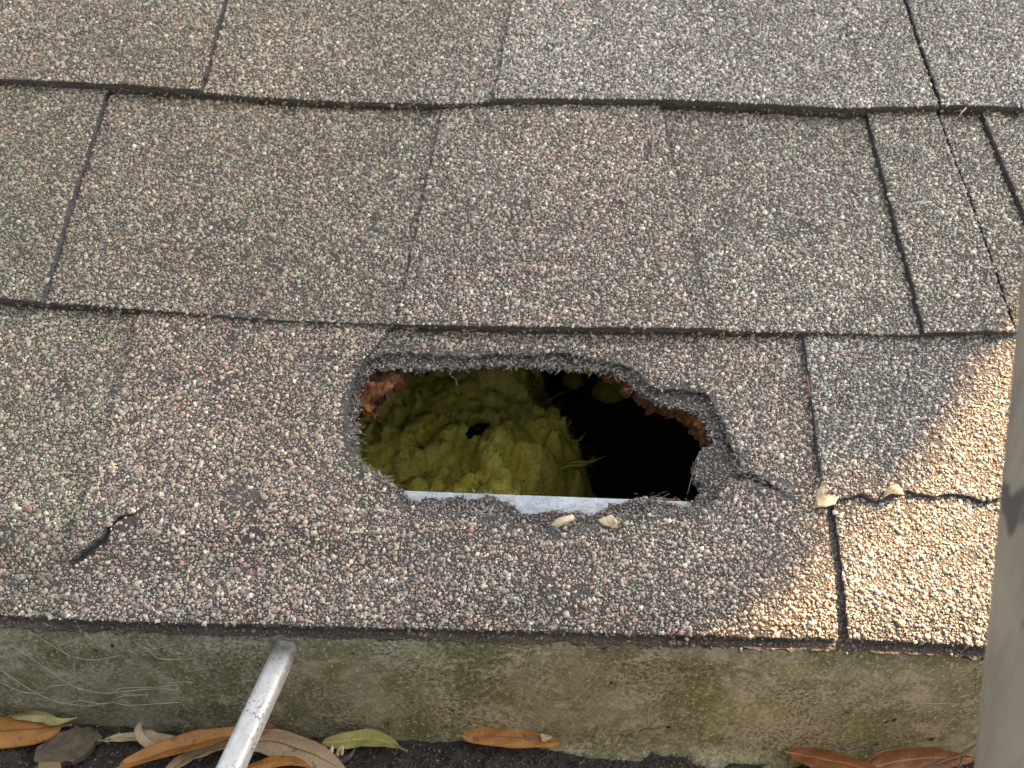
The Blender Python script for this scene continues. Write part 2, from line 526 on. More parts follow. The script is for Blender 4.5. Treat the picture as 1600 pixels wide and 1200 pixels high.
HOLE_C = px_poly([(570, 560), (640, 566), (760, 562), (860, 562), (918, 566), (958, 578), (984, 598), (998, 616), (1026, 632), (1060, 645), (1085, 653), (1098, 668), (1106, 692), (1112, 704), (1116, 722), (1118, 760), (1115, 782), (900, 790), (760, 785), (640, 780), (560, 740), (540, 690), (540, 620), (550, 580)], -.0034)
CRACK = px_poly([(84, 904), (110, 884), (140, 865), (166, 845), (180, 824), (196, 813), (220, 808), (197, 819), (185, 830), (172, 850), (146, 869), (116, 887)])

roof = tag(empty('shingle_roof', (0, 0, 0)), 'weathered grey-brown asphalt shingle roof slope with a ragged torn hole', 'roof')

def strip(k, ul, ur, off_l=None, off_r=None, dv=0.0, n=160):
    """course outline between two joints; joints are (u_bottom, u_top) pairs"""
    vt = VK[k] + E + 0.035
    u = np.linspace(ul[0], ur[0], n)
    low = np.stack([u, EDGE[k](u) + dv], 1)
    return np.concatenate([low, [[ur[1], vt], [ul[1], vt]]])

def joint(xa, ya, xb, yb, k, h=H0):
    """a joint seen from (xa,ya) top to (xb,yb) bottom, run out to the course's own limits"""
    a = on_roof(xa, ya, h); b = on_roof(xb, yb, h)
    s = (a[0] - b[0]) / (a[1] - b[1])
    vb = float(EDGE[k](b[0])); vt = VK[k] + E + 0.035
    return (b[0] + s * (vb - b[1]), b[0] + s * (vt - b[1]))

def tab_outline(k, jl, jr, n=120, short=0.02, low=None):
    vt = VK[k] + E + 0.035; v2 = VK[k] + E + short
    def at(j): return j[0] + (j[1] - j[0]) * (v2 - VK[k]) / (vt - VK[k])
    u = np.linspace(jl[0], jr[0], n)
    lowl = np.stack([u, EDGE[k](u) - 0.0006], 1)
    return np.concatenate([lowl, [[at(jr), v2], [at(jl), v2]]])

def shift(j, d): return (j[0] + d, j[1] + d)

# tints are the shingles' own blends of granules; the palest adds painted sky sheen
def tint_plain(r=1., g=1., b=1.):
    def f(u, v, c):
        m = 1 + .22 * fbm(u * 16 + 1, v * 16 + 7, 3)[:, None] + .10 * fbm(u * 60 + 1, v * 60 + 7, 2)[:, None]
        pat = np.clip(fbm(u * 7 + 5, v * 7 + 2, 2) * 1.6 + .5, 0, 1)[:, None]
        lum = c.mean(1, keepdims=True)
        c2 = c * (1 - .25 * pat) + lum * .25 * pat
        return c2 * m * np.array([r, g, b])
    return f
def mix_tint(cut, soft, A, B):
    def f(u, v, c):
        w = np.clip((u - cut) / soft + .5, 0, 1)[:, None]
        return A(u, v, c) * (1 - w) + B(u, v, c) * w
    return f
T_WARM = tint_plain(1.0, .98, .88)
T_ROSE = tint_plain(1.11, 1.04, .97)
T_MOSS = tint_plain(.96, .95, .83)
T_GREY = tint_plain(1.06, 1.08, 1.08)
T_LITE = tint_plain(1.13, 1.13, 1.06)
T_PALE_SHEEN = tint_plain(1.22, 1.24, 1.24)  # pale grey blend, brightened by sky sheen put into the colour
T_TAB = tint_plain(1.10, 1.04, .97)

def keep_below(k):
    return lambda u, v: v < EDGE[k + 1](u) + 0.006

def clear_of(keep, line, d):
    """bare asphalt along a tab's edge"""
    return lambda u, v: keep(u, v) & (dist_poly(np.stack([u, v], 1), line) > d * (.6 + .8 * vnoise(u * 300, v * 300)))

def build_course(k, splits, tabs, tints, tab_tints, holes=None, gap=0.0012, nm='shingle', seams=None, bare=()):
    """splits: joints between shingles; tabs: list of (jl, jr, outline or None)"""
    big_l, big_r = (UL, UL), (UR, UR)
    js = [big_l] + splits + [big_r]
    out = []
    for i in range(len(js) - 1):
        jl = shift(js[i], gap if i else 0); jr = shift(js[i + 1], -gap if i < len(js) - 2 else 0)
        ol = strip(k, jl, jr)
        hs = [np.array(h) for h in (holes or [])[:1] if inside(np.array(h).mean(0)[None], ol)[0]]
        s, ob, hb = layer(nm, ol, hs, HB[k], 0.0030, M_ASPH, roof, seed=k * 5 + i, edge_mat=M_TORN)
        regs = [(ob, hb, HB[k], keep_below(k), tints[i], 1.0)]
        if k:
            ul_ = strip(k, jl, jr, dv=-0.0004)
            layer('backing_strip', ul_, [], lambda u, v: HB[k](u, v) - .0033, 0.0026, M_EDGE, s, seed=k * 5 + i + 2, grid=.012)
        for t, tt, sm in zip(tabs, tab_tints, seams or [.0010] * 9):
            o2 = t
            c = np.array(o2).mean(0)
            if not (jl[0] - .02 < c[0] < jr[0] + .02): continue
            fl = np.array(o2)
            hf = (lambda q: (lambda u, v: HB[k](u, v) + TABH))(0)
            if tt is T_TAB:
                hf = lambda u, v, u0=fl[:, 0].min(): HB[k](u, v) + TABH * np.clip(.55 + (u - u0) / .15, .55, 1)
            th = [np.array(h) for h in (holes or [])[1:] if inside(np.array(h).mean(0)[None], np.array(o2))[0]]
            if th:
                hf = lambda u, v, th=th: HB[k](u, v) + TABH * (1 - .85 * np.clip((u - tear[-1][0] + .045) / .035, 0, 1) * np.clip((.062 - v) / .01, 0, 1)) + .0020 * np.exp(-(dist_poly(np.stack([u, v], 1), th[0][:7], False) / .010) ** 2) * ((v - th[0][0, 1]) * (th[0][6, 0] - th[0][0, 0]) > (u - th[0][0, 0]) * (th[0][6, 1] - th[0][0, 1]))
            _, tb, tbh = layer('tab', o2, th, hf, 0.0031, M_ASPH, s, seed=k * 7 + len(out) + 11, edge_mat=M_TORN)
            regs[0] = (regs[0][0], regs[0][1] + [tb], regs[0][2], clear_of(regs[0][3], tb, sm), *regs[0][4:])
            regs.append((tb, tbh, hf, clear_of(keep_below(k), tb, sm * .4), tt, 1.0))
        for bj, bw in bare:
            ln_ = np.array([[bj[0], VK[k]], [bj[1], VK[k] + E + .035]])
            regs = [(q_[0], q_[1], q_[2], (lambda kp, ln_=ln_, bw=bw: lambda u, v: kp(u, v) & (dist_poly(np.stack([u, v], 1), ln_, False) > bw * (.3 + 1.2 * vnoise(u * 260, v * 260))))(q_[3]), *q_[4:]) for q_ in regs]
        granule_cover(regs, 'granules', s, np.array(holes[0]) if holes else None)
        uu = np.linspace(jl[0], jr[0], 400)
        ln = np.stack([uu, EDGE[k](uu)], 1)
        edge_crumbs(ln, lambda u, v: HB[k](u, v) - .006, lambda u, v: HB[k](u, v) - .0005, 900, .7, 'edge_granules', s)
        out.append(s)
    return out

# --- lowest course
j_groove = joint(1268, 525, 1322, 994, 0)
jE_l = joint(207, 492, 95, 930, 0, H0 + TABH)
jE_r = joint(602, 515, 628, 975, 0, H0 + TABH)
tabE = tab_outline(0, jE_l, jE_r)
# the tab is torn away along the hole's left side
tear = px_poly([(606, 500), (600, 517), (574, 545), (556, 570), (545, 600), (538, 640), (541, 690), (545, 722), (572, 736), (598, 752), (612, 770), (630, 790), (634, 850), (630, 975)], H0 + TABH)
nlow = 120
uE = np.linspace(jE_l[0], tear[-1][0], nlow)
tabE = np.concatenate([np.stack([uE, e0(uE) - .0006], 1), np.array(tear[::-1])[1:], [[tear[0][0], VK[0] + E + .02], [jE_l[0] + (jE_l[1] - jE_l[0]) * .88, VK[0] + E + .02]]])
torn_F = px_poly([(1281, 690), (1290, 768), (1304, 776), (1332, 774), (1352, 770), (1370, 780), (1384, 779), (1400, 768), (1422, 764), (1450, 770), (1466, 773), (1490, 768), (1520, 772), (1545, 780), (1580, 772), (1640, 776), (1760, 780)], H0 + TABH)
jF = joint(1266, 525, 1290, 768, 0, H0 + TABH)
tabF = np.concatenate([np.array(torn_F), [[UR - .02, torn_F[-1][1]], [UR - .02, VK[0] + E + .02], [on_roof(1264, 515, H0 + TABH)[0], VK[0] + E + .02]]])

course0 = build_course(0, [j_groove], [tabE, tabF],
    [mix_tint(-.165, .02, T_MOSS, T_ROSE), T_GREY], [T_ROSE, T_GREY], holes=[HOLE_A, CRACK], gap=0.0022, seams=[.0001, .0008])

# starter strip under the lowest course
uS = np.linspace(UL, UR, 420)
starter_o = np.concatenate([np.stack([uS, e0(uS) - .0042 + .0011 * fbm(uS * 120, uS * 0 + 3, 3)], 1), [[UR, .185], [UL, .185]]])
hS = lambda u, v: HB[0](u, v) - .0034 - .0006 * np.clip(1 - (v - e0(u)) / .02, 0, 1)
st, sb, shb = layer('starter_shingle', starter_o, [HOLE_B], hS, 0.0028, M_EDGE, roof, seed=40, jit=.0006, edge_mat=M_EDGE)
# fine dark grit on the torn part round the hole
def grit(region, holes, hf, name, parent, n, cr, rr=(.00028, .00075)):
    region = np.asarray(region); lo = region.min(0); hi = region.max(0)
    p = rng.uniform(lo, hi, (n, 2)); p = p[inside(p, region)]
    for h in holes: p = p[~inside(p, h)]
    m = len(p); r = rng.uniform(*rr, m)
    base = srgb([(74, 72, 72), (96, 95, 96), (62, 58, 54), (118, 112, 106), (104, 106, 108)])
    c = base[rng.integers(0, 5, m)] * rng.uniform(.6, 1.7, (m, 1)) * cr * np.array([1.06, 1.0, .98])
    W, T, C = stones(p[:, 0], p[:, 1], hf(p[:, 0], p[:, 1]) + r * .3, r, c, ICO_V, ICO_F, .7, .6)
    o = fast_mesh(name, W, T, C, M_GRAN, parent); o['kind'] = 'stuff'
    return o
ring = np.array(HOLE_A); cc = ring.mean(0); ring = cc + (ring - cc) * 1.04
grit(ring, [shb[0]], hS, 'grit', st, 22000, 1.25)
# crumbs of asphalt and mat along the torn edges
cp = []
for rg, hh, cnt in ((shb[0], hS, 1700), (resample(HOLE_A, .001, .0008, 9), HB[0], 450)):
    q_ = rg[rng.integers(0, len(rg), cnt)] + rng.normal(0, .0013, (cnt, 2))
    dd = rng.random(cnt) * .0030
    cp.append(np.c_[q_, hh(q_[:, 0], q_[:, 1]) - dd + .0004])
cp = np.concatenate(cp)
cp = cp[~inside(cp[:, :2], np.array(HOLE_B).mean(0) + (np.array(HOLE_B) - np.array(HOLE_B).mean(0)) * .975)]
rc_ = np.exp(rng.normal(-7.5, .5, len(cp))).clip(.0003, .0016)
gb = srgb([(88, 84, 80), (112, 108, 104), (70, 66, 62), (134, 126, 116), (112, 114, 116)])
W_, T_, C_ = stones(cp[:, 0], cp[:, 1], cp[:, 2], rc_, gb[rng.integers(0, 5, len(cp))] * rng.uniform(.6, 1.5, (len(cp), 1)), ICO_V, ICO_F, .40, .7)
tc_ = fast_mesh('torn_crumbs', W_, T_, C_, M_GRAN, st); tc_['kind'] = 'stuff'
grit(cc + (np.array(HOLE_A) - cc) * 1.13, [np.array(HOLE_A)], lambda u, v: HB[0](u, v), 'grit', st, 9000, 1.2, (.00025, .0006))
gl = np.array(px_poly([(1284, 770), (1306, 770), (1338, 1000), (1310, 1000)], .006))
grit(gl, [], hS, 'grit', st, 2600, .9, (.0004, .0011))
# dirt-dark crumbs along the drooping starter lip
lip = np.stack([uS, e0(uS) - .0022], 1)
edge_crumbs(np.stack([uS, e0(uS) - .0024], 1), lambda u, v: hS(u, v), lambda u, v: hS(u, v) + .0003, 700, .32, 'edge_granules', st)
edge_crumbs(np.stack([uS, e0(uS) - .0044], 1), lambda u, v: hS(u, v) - .0026, lambda u, v: hS(u, v), 600, .28, 'edge_granules', st)
# upper shelf of the second sheet that still carries granules
granule_cover([(np.array(px_poly([(604, 516), (1010, 524), (1018, 600), (985, 568), (940, 558), (890, 547), (770, 549), (735, 553), (640, 548), (604, 545), (572, 560)], .006)), [shb[0], np.array(HOLE_A) * 0 + 9], lambda u, v: hS(u, v), None, tint_plain(.9, .82, .7), .25)], 'granules', st)

# --- second and third courses
j1 = joint(1480, 185, 1586, 510, 1)
tA = tab_outline(1, (UL + .01, UL + .01), joint(155, 150, 64, 466, 1, H0 + TABH))
tB = tab_outline(1, joint(688, 170, 618, 502, 1, H0 + TABH), joint(1042, 176, 1112, 508, 1, H0 + TABH))
tC = tab_outline(1, joint(1366, 182, 1446, 518, 1, H0 + TABH), shift(joint(1480, 185, 1584, 510, 1, H0 + TABH), -.0012))
tD = tab_outline(1, joint(1553, 188, 1668, 505, 1, H0 + TABH), (UR - .01, UR - .01))
course1 = build_course(1, [j1], [tA, tB, tC, tD],
    [mix_tint(.06, .2, T_WARM, T_LITE), T_LITE], [T_MOSS, T_TAB, T_LITE, T_LITE], gap=0.0006, seams=[.0008, .0005, .0008, .0009], bare=[(joint(1042, 176, 1112, 508, 1, H0 + TABH), .0011)])
j2 = joint(1421, 0, 1466, 152, 2)
t2a = tab_outline(2, (UL + .01, UL + .01), joint(346, 0, 315, 136, 2, H0 + TABH))
t2b = tab_outline(2, joint(800, 0, 772, 152, 2, H0 + TABH), shift(joint(1421, 0, 1466, 152, 2, H0 + TABH), -.0012))
t2c = tab_outline(2, shift(joint(1421, 0, 1466, 152, 2, H0 + TABH), .0010), (UR - .01, UR - .01))
course2 = build_course(2, [j2], [t2a, t2b, t2c],
    [mix_tint(0, .25, T_WARM, T_PALE_SHEEN), T_PALE_SHEEN], [T_WARM, T_PALE_SHEEN, T_PALE_SHEEN], gap=0.0007, seams=[.0010, .0004, .0009])

# --- the part of the slope outside the picture, in saw-tooth courses
def field(name, u0, u1, ks):
    V = []; Fc = []
    for k in ks:
        v0, v1 = k * E, k * E + E + .02
        a = [P(u, v, h) for u, v, h in ((u0, v0, .010), (u1, v0, .010), (u1, v1, .0042), (u0, v1, .0042), (u0, v0, .003), (u1, v0, .003), (u1, v1, -.003), (u0, v1, -.003))]
        o = len(V); V += a
        Fc += [tuple(o + i for i in f) for f in ((0, 1, 2, 3), (4, 7, 6, 5), (0, 4, 5, 1), (1, 5, 6, 2), (2, 6, 7, 3), (3, 7, 4, 0))]
    o = mesh_obj(name, V, Fc, M_FIELD, roof); o['kind'] = 'stuff'
    return o
field('far_courses', UL - .02, UR + .02, range(3, 20))
field('far_courses', -3.0, UL - .001, range(0, 20))
field('far_courses', UR + .001, 3.0, range(0, 20))

# --- felt, deck, drip edge
felt_o = [(UL, .066), (UR, .066), (UR, .5), (UL, .5)]
felt_hole = (np.array(HOLE_B).mean(0) + (np.array(HOLE_B) - np.array(HOLE_B).mean(0)) * 1.015)
layer('felt', felt_o, [felt_hole + np.array([0, .0015])], lambda u, v: -0.0020 + 0 * u, .0012, M_FELT, roof, grid=.03, jit=.0007, seed=51)
layer('roof_deck', [(UL, .014), (UR, .014), (UR, .6), (UL, .6)], [HOLE_C], lambda u, v: -0.0034 + 0 * u, .0125, M_DECK, roof, grid=.03, jit=.0011, seed=52, rough_wall=.0012)
def slab(name, u0, u1, v0, v1, h0, h1, mat):
    v = [P(u, w, h) for h in (h0, h1) for (u, w) in ((u0, v0), (u1, v0), (u1, v1), (u0, v1))]
    return mesh_obj(name, v, [(0, 3, 2, 1), (4, 5, 6, 7), (0, 1, 5, 4), (1, 2, 6, 5), (2, 3, 7, 6), (3, 0, 4, 7)], mat, roof)
slab('deck_board', -3.0, UL - .0005, .014, 2.86, -.016, -.0034, M_DARKWOOD)
slab('deck_board', UR + .0005, 3.0, .014, 2.86, -.016, -.0034, M_DARKWOOD)
slab('deck_board', UL, UR, .6005, 2.86, -.016, -.0034, M_DARKWOOD)

def mat_galv():
    m = NT('galvanised_steel')
    sp = m.voronoi(170, out='Color'); sep = m.n.new('ShaderNodeSeparateColor'); m.l.new(sp, sep.inputs[0])
    n = m.noise(260, 5, .7); n2 = m.noise(900, 3, .7)
    c = m.ramp(sep.outputs[0], [(0, (.33, .375, .41)), (1, (.45, .50, .535))])
    c = m.mix(m.ramp(n, [(.48, 0.0), (.62, .6)]), c, (.22, .27, .33))
    c = m.mix(m.ramp(n2, [(.56, 0.0), (.64, .75)]), c, (.16, .13, .10))
    m.color(c); m.set(Roughness=.55, Metallic=.1)
    m.bump(n, .0002, .4)
    return m.m
M_GALV = mat_galv()
ma = on_roof(628, 766, -.0010); mb = on_roof(1092, 784, -.0010)
sl = (mb[1] - ma[1]) / (mb[0] - ma[0])
def metal_top(u): return ma[1] + sl * (u - ma[0])
mv = []; mf = []
us = np.linspace(-.3, .35, 60)
prof = lambda u: [(.004, -.016), (.005, -.0006), (float(metal_top(u)) - .0004, -.0003), (float(metal_top(u)), -.0006), (float(metal_top(u)) - .0002, -.0013), (.007, -.0016), (.0062, -.016)]
# hidden inner flange, turned down over the fascia
for u in us:
    for v, h in prof(u): mv.append(P(u, v + (.004 if v < .01 else 0), h - .001 + .0003 * math.sin(u * 37)))
for i in range(len(us) - 1):
    for k in range(7):
        k2 = (k + 1) % 7
        mf.append((i * 7 + k, (i + 1) * 7 + k, (i + 1) * 7 + k2, i * 7 + k2))
mf += [tuple(range(6, -1, -1)), tuple((len(us) - 1) * 7 + k for k in range(7))]
mo = mesh_obj('drip_edge', mv, mf, M_GALV, roof)
mo['label'] = 'pale galvanised metal strip along the bottom of the hole'

# rotten deck remnant in the hole's upper left corner
chunk = px_poly([(556, 562), (600, 566), (632, 578), (630, 590), (612, 606), (596, 618), (584, 622), (587, 632), (578, 640), (566, 634), (556, 644), (546, 640), (540, 600)], -.004)
def crumbly(z, a, o):
    def f(u, v):
        n = fbm(u * 130 + o, v * 130, 4); c = np.abs(fbm(u * 210 + o, v * 90 + 3, 3))
        return z + a * n - .0022 * np.clip(1 - c * 7, 0, 1) - .30 * np.clip(u - on_roof(596, 600)[0], 0, .02) * (o == 0)
    return f
ck = layer('rotten_wood', chunk, [], crumbly(-.0042, .0050, 0), .010, M_DECK, roof, grid=.0011, step=.0009, jit=.0009, seed=61, rough_wall=.0014)[0]
ck['label'] = 'rust-brown rotten wood in the upper left corner of the hole'
rim = px_poly([(1088, 648), (1098, 652), (1114, 672), (1132, 690), (1136, 700), (1118, 704), (1102, 694), (1096, 686), (1086, 678), (1096, 672), (1086, 662)], -.006)
layer('rotten_wood', rim, [], crumbly(-.0060, .0034, 5), .006, M_DECK, roof, grid=.0012, step=.0009, jit=.0009, seed=62)

# rafters inside
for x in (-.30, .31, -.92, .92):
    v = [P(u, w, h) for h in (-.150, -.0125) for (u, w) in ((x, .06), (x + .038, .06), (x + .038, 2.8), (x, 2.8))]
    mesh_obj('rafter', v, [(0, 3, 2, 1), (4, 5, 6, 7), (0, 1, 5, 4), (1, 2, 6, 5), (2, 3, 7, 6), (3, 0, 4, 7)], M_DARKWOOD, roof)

# --- frayed glass fibres on the torn edges
def fibre_path(p0, d, L, n=7, curl=.6):
    pts = [Vector(p0)]; d = Vector(d).normalized()
    ax = Vector(rng.normal(0, 1, 3)).normalized(); ang = rng.normal(0, curl) / n
    for i in range(n):
        d = (Matrix.Rotation(ang, 3, ax) @ d + Vector(rng.normal(0, .12, 3))).normalized()
        pts.append(pts[-1] + d * (L / n))
    return pts
paths = []; rads = []
nrm = Vector((0, -SP, CP)); vdir = Vector((0, CP, SP))
for ring_, hf, cnt in ((np.array(HOLE_A), lambda u, v: HB[0](u, v) - .0005, 1000), (np.array(HOLE_B), lambda u, v: hS(u, v) - .0008, 1000), (np.array(tear), lambda u, v: HB[0](u, v) + .001, 170)):
    rs = resample(ring_, .0008, 0, 0, closed=len(ring_) > 20)
    c0 = np.array(HOLE_B).mean(0)
    hot = np.clip(fbm(rs[:, 0] * 90 + 4, rs[:, 1] * 90 + 1, 2) * 2 + .45, 0.03, 1); hot /= hot.sum()
    for i in rng.choice(len(rs), cnt, p=hot):
        q = rs[i] + rng.normal(0, .0012, 2)
        w = P(q[0], q[1], float(hf(np.array([q[0]]), np.array([q[1]]))[0]) + rng.uniform(0, .002))
        inw = Vector(P(c0[0], c0[1], 0) - P(q[0], q[1], 0)).normalized()
        d = inw * rng.uniform(-.6, .8) + Vector((1, 0, 0)) * rng.normal(0, 1.0) + nrm * rng.uniform(-.1, .35)
        L = rng.choice([.0016, .003, .0055], p=[.6, .34, .06]) * rng.uniform(.6, 1.3)
        paths.append(fibre_path(w, d, L)); rads.append(rng.uniform(.000025, .00006))
# the longer single hairs
for pts, h in (([(702, 569), (706, 578), (703, 585), (712, 592), (714, 602)], .002), ([(655, 570), (658, 574), (657, 579)], .002), ([(1095, 706), (1090, 722), (1083, 738), (1074, 772)], .008), ([(985, 615), (991, 606), (994, 604)], .002), ([(760, 566), (764, 573), (772, 571), (770, 577), (760, 575)], .002), ([(1140, 690), (1148, 705), (1152, 716), (1142, 724)], .012), ([(1137, 762), (1132, 772), (1130, 790)], .011), ([(1120, 780), (1108, 788), (1098, 798)], .011), ([(1137, 762), (1131, 778), (1122, 785)], .012)):
    pp = [Vector(P(*on_roof(x, y, h), h)) for x, y in pts]
    fine = []
    for a, b in zip(pp[:-1], pp[1:]):
        for t in (0, .33, .66): fine.append(a.lerp(b, t) + Vector(rng.normal(0, .00012, 3)))
    fine.append(pp[-1]); paths.append(fine); rads.append(.00005)
fo = tubes_obj('frayed_fibres', paths, rads, M_FIBRE, roof, 3)
fo['kind'] = 'stuff'

# ------------------------------------------------------------------ house shell, ground
ground_m = simple('lawn_soil', [(0.3, (.05, .07, .025)), (0.7, (.12, .12, .06))], 1.2, 6, .95)
g = mesh_obj('ground', [(-900, -900, -3), (900, -900, -3), (900, 900, -3), (-900, 900, -3)], [(0, 1, 2, 3)], ground_m)
tag(g, 'dull green lawn far below the eave', 'ground', kind='structure')
M_WALL = simple('painted_siding', [(0.3, (.50, .48, .43)), (0.7, (.58, .56, .51))], 6, 4, .7)
tag(box('house_wall', (-3, .32, -3), (3, .45, -.151), M_WALL), kind='structure')
tag(box('fascia_board', (-3, .0145, -.19), (3, .033, -.021), M_WALL), kind='structure')
tag(box('soffit', (-3, .033, -.19), (3, .32, -.178), M_WALL), kind='structure')
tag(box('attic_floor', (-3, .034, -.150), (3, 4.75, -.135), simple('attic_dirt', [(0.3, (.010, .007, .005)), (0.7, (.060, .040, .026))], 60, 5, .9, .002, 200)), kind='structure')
for x0, x1 in ((-3.02, -2.98), (2.98, 3.02)):
    o = mesh_obj('gable_wall', [(x, y, z) for x in (x0, x1) for (y, z) in ((.05, -3), (4.7, -3), (4.7, -.0), (2.38, 1.56), (.05, .0))],
                 [(4, 3, 2, 1, 0), (5, 6, 7, 8, 9)] + [(i, (i + 1) % 5, 5 + (i + 1) % 5, 5 + i) for i in range(5)], M_WALL)
    o['kind'] = 'structure'
yr = 2.86 * CP
back = mesh_obj('rear_roof_slope', [(x, y, z + d) for d in (0, -.03) for x, y, z in ((-3, yr, 2.86 * SP), (3, yr, 2.86 * SP), (3, yr * 2, -.0), (-3, yr * 2, -.0))],
                [(0, 1, 2, 3), (7, 6, 5, 4), (0, 4, 5, 1), (1, 5, 6, 2), (2, 6, 7, 3), (3, 7, 4, 0)], M_FIELD)
back['kind'] = 'structure'

# ------------------------------------------------------------------ insulation
def mat_insul():
    m = NT('yellow_fibreglass')
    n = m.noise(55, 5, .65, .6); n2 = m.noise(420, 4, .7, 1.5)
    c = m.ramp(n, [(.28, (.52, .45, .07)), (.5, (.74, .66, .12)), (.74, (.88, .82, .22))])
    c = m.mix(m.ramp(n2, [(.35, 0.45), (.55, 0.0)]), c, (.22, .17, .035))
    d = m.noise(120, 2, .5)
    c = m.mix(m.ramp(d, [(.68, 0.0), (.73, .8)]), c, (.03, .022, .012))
    m.color(c); m.set(Roughness=.95)
    m.b.inputs['Specular IOR Level'].default_value = .1
    m.b.inputs['Subsurface Weight'].default_value = .25
    m.b.inputs['Subsurface Radius'].default_value = (.01, .008, .003)
    m.b.inputs['Subsurface Scale'].default_value = .5
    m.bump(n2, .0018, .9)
    return m.m
M_INS = mat_insul()
def worley(x, y, n, lo, hi, r, seed):
    g2 = np.random.default_rng(seed)
    cx = g2.uniform(lo[0], hi[0], n); cy = g2.uniform(lo[1], hi[1], n)
    rr = r * g2.uniform(.6, 1.4, n); st_ = g2.uniform(.6, 1.6, n); an = g2.uniform(0, np.pi, n); hh = g2.uniform(.5, 1.2, n)
    out = np.zeros_like(x)
    for a, b, q, s_, t, k in zip(cx, cy, rr, st_, an, hh):
        dx, dy = x - a, y - b
        X = (dx * np.cos(t) + dy * np.sin(t)) / s_; Y = -dx * np.sin(t) + dy * np.cos(t)
        out = np.maximum(out, k * q * np.sqrt(np.clip(1 - (X * X + Y * Y) / (q * q), 0, 1)))
    return out
gx, gy = np.meshgrid(np.linspace(-.26, .13, 270), np.linspace(.06, .38, 210))
wx = gx + .010 * fbm(gx * 30, gy * 30, 3); wy = gy + .010 * fbm(gx * 30 + 9, gy * 30 + 4, 3)
zz = -.056 + .06 * np.clip(gy - .14, 0, .2) + .016 * fbm(gx * 9, gy * 9, 3)
zz = zz + worley(wx, wy, 620, (-.38, .04), (.12, .48), .0135, 3) * 1.0 + worley(wx, wy, 2300, (-.38, .04), (.12, .48), 0.0062, 4) * .9
zz = zz + .0032 * fbm(gx * 120, gy * 120, 3) + .0030 * (1 - 2 * np.abs(fbm(gx * 95 + 40 * fbm(gx * 8, gy * 8, 2), gy * 210, 3)))
# right-hand margin, read off the photo at the heap's own level
mg = np.array([list(on_z(x, y, -.046))[:2] for x, y in ((855, 785), (862, 768), (872, 742), (893, 712), (910, 684), (884, 655), (862, 620), (846, 590), (832, 560))])
mg = mg[np.argsort(mg[:, 1])]
xm = np.interp(gy, mg[:, 1], mg[:, 0]) + .030 * fbm(gy * 38 + 2, gx * 38, 4)
fall = np.clip((gx - xm) / .040 + .6, 0, 1) ** 1.3
zz = zz * (1 - fall) + (-.139) * fall
spot = on_z(748, 681, -.040)
keepq = ((gx - spot.x) / .0062) ** 2 + ((gy - spot.y) / .0055) ** 2 + .9 * fbm(gx * 140, gy * 140, 2) > 1
V = np.stack([gx, gy, zz], -1).reshape(-1, 3)
ny, nx = gx.shape
idx = np.arange(nx * ny).reshape(ny, nx)
q = np.stack([idx[:-1, :-1], idx[:-1, 1:], idx[1:, 1:], idx[1:, :-1]], -1).reshape(-1, 4)
kq = keepq.ravel()[q].all(1) & (fall.ravel()[q].min(1) < .999)
q = q[kq]
ins = tag(empty('insulation_batt', (-.13, .25, -.135)), 'lumpy yellow fibreglass insulation lying in the dark attic behind the hole', 'insulation')
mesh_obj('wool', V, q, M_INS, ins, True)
wp = []; wr = []
for i in range(150):
    k = rng.integers(0, len(mg)); t = rng.random()
    k2 = min(k + 1, len(mg) - 1)
    b = mg[k] * (1 - t) + mg[k2] * t
    z = -.060 + rng.uniform(-.012, .016)
    d = Vector((rng.uniform(.1, 1), rng.normal(0, .6), rng.normal(0, .45)))
    wp.append(fibre_path((b[0] - .012, b[1], z), d, rng.uniform(.012, .028), 8, 1.0)); wr.append([rng.uniform(.0003, .0011) * (1 - .8 * s / 8) for s in range(9)])
for pts in ([(868, 735), (895, 722), (925, 722), (948, 712)], [(868, 735), (890, 728), (915, 726), (930, 714)], [(870, 690), (890, 690), (905, 688), (918, 672)]):
    pp = [on_z(x, y, -.050) for x, y in pts]
    f = []
    for a, b in zip(pp[:-1], pp[1:]):
        for t in (0, .33, .66): f.append(a.lerp(b, t))
    f.append(pp[-1]); wp.append(f); wr.append([.0022 * (1 - .85 * s / (len(f) - 1)) for s in range(len(f))])
for i in range(9500):
    a_, b_ = rng.integers(0, zz.shape[0]), rng.integers(0, zz.shape[1])
    if fall[a_, b_] > .8 or gy[a_, b_] > .33 or gx[a_, b_] < -.17: continue
    d = Vector((rng.normal(0, 1), rng.normal(0, 1), rng.normal(.2, .35)))
    wp.append(fibre_path((gx[a_, b_], gy[a_, b_], zz[a_, b_] + .0002), d, rng.uniform(.004, .014), 4, 2.4))
    r0_ = rng.choice([.00009, .00016, .0004], p=[.6, .32, .08])
    wr.append([r0_ * (1 - .6 * s_ / 4) for s_ in range(5)])
w = tubes_obj('loose_strands', wp, wr, M_INS, ins, 3); w['kind'] = 'stuff'
def tuft(px, py, z, sx, sy, label):
    c = on_z(px, py, z)
    V, Fc = ICO_V, ICO_F
    import bmesh
    bm = bmesh.new(); bmesh.ops.create_icosphere(bm, subdivisions=3, radius=1.0)
    for v in bm.verts:
        n = fbm(np.array([v.co.x * 1.7 + px]), np.array([v.co.y * 1.7 + v.co.z * 1.3]), 3)[0]
        v.co *= 1 + .35 * n
        v.co = Vector((v.co.x * sx, v.co.y * sy, v.co.z * sx * .6)) 
    me = bpy.data.meshes.new('insulation_tuft'); bm.to_mesh(me); bm.free()
    for p in me.polygons: p.use_smooth = True
    me.materials.append(M_INS)
    o = bpy.data.objects.new('insulation_tuft', me); o.location = c; COL.objects.link(o)
    return tag(o, label, 'insulation', 'loose insulation tufts')
tuft(956, 611, -.110, .016, .012, 'dim yellow tuft alone in the dark right of the insulation')
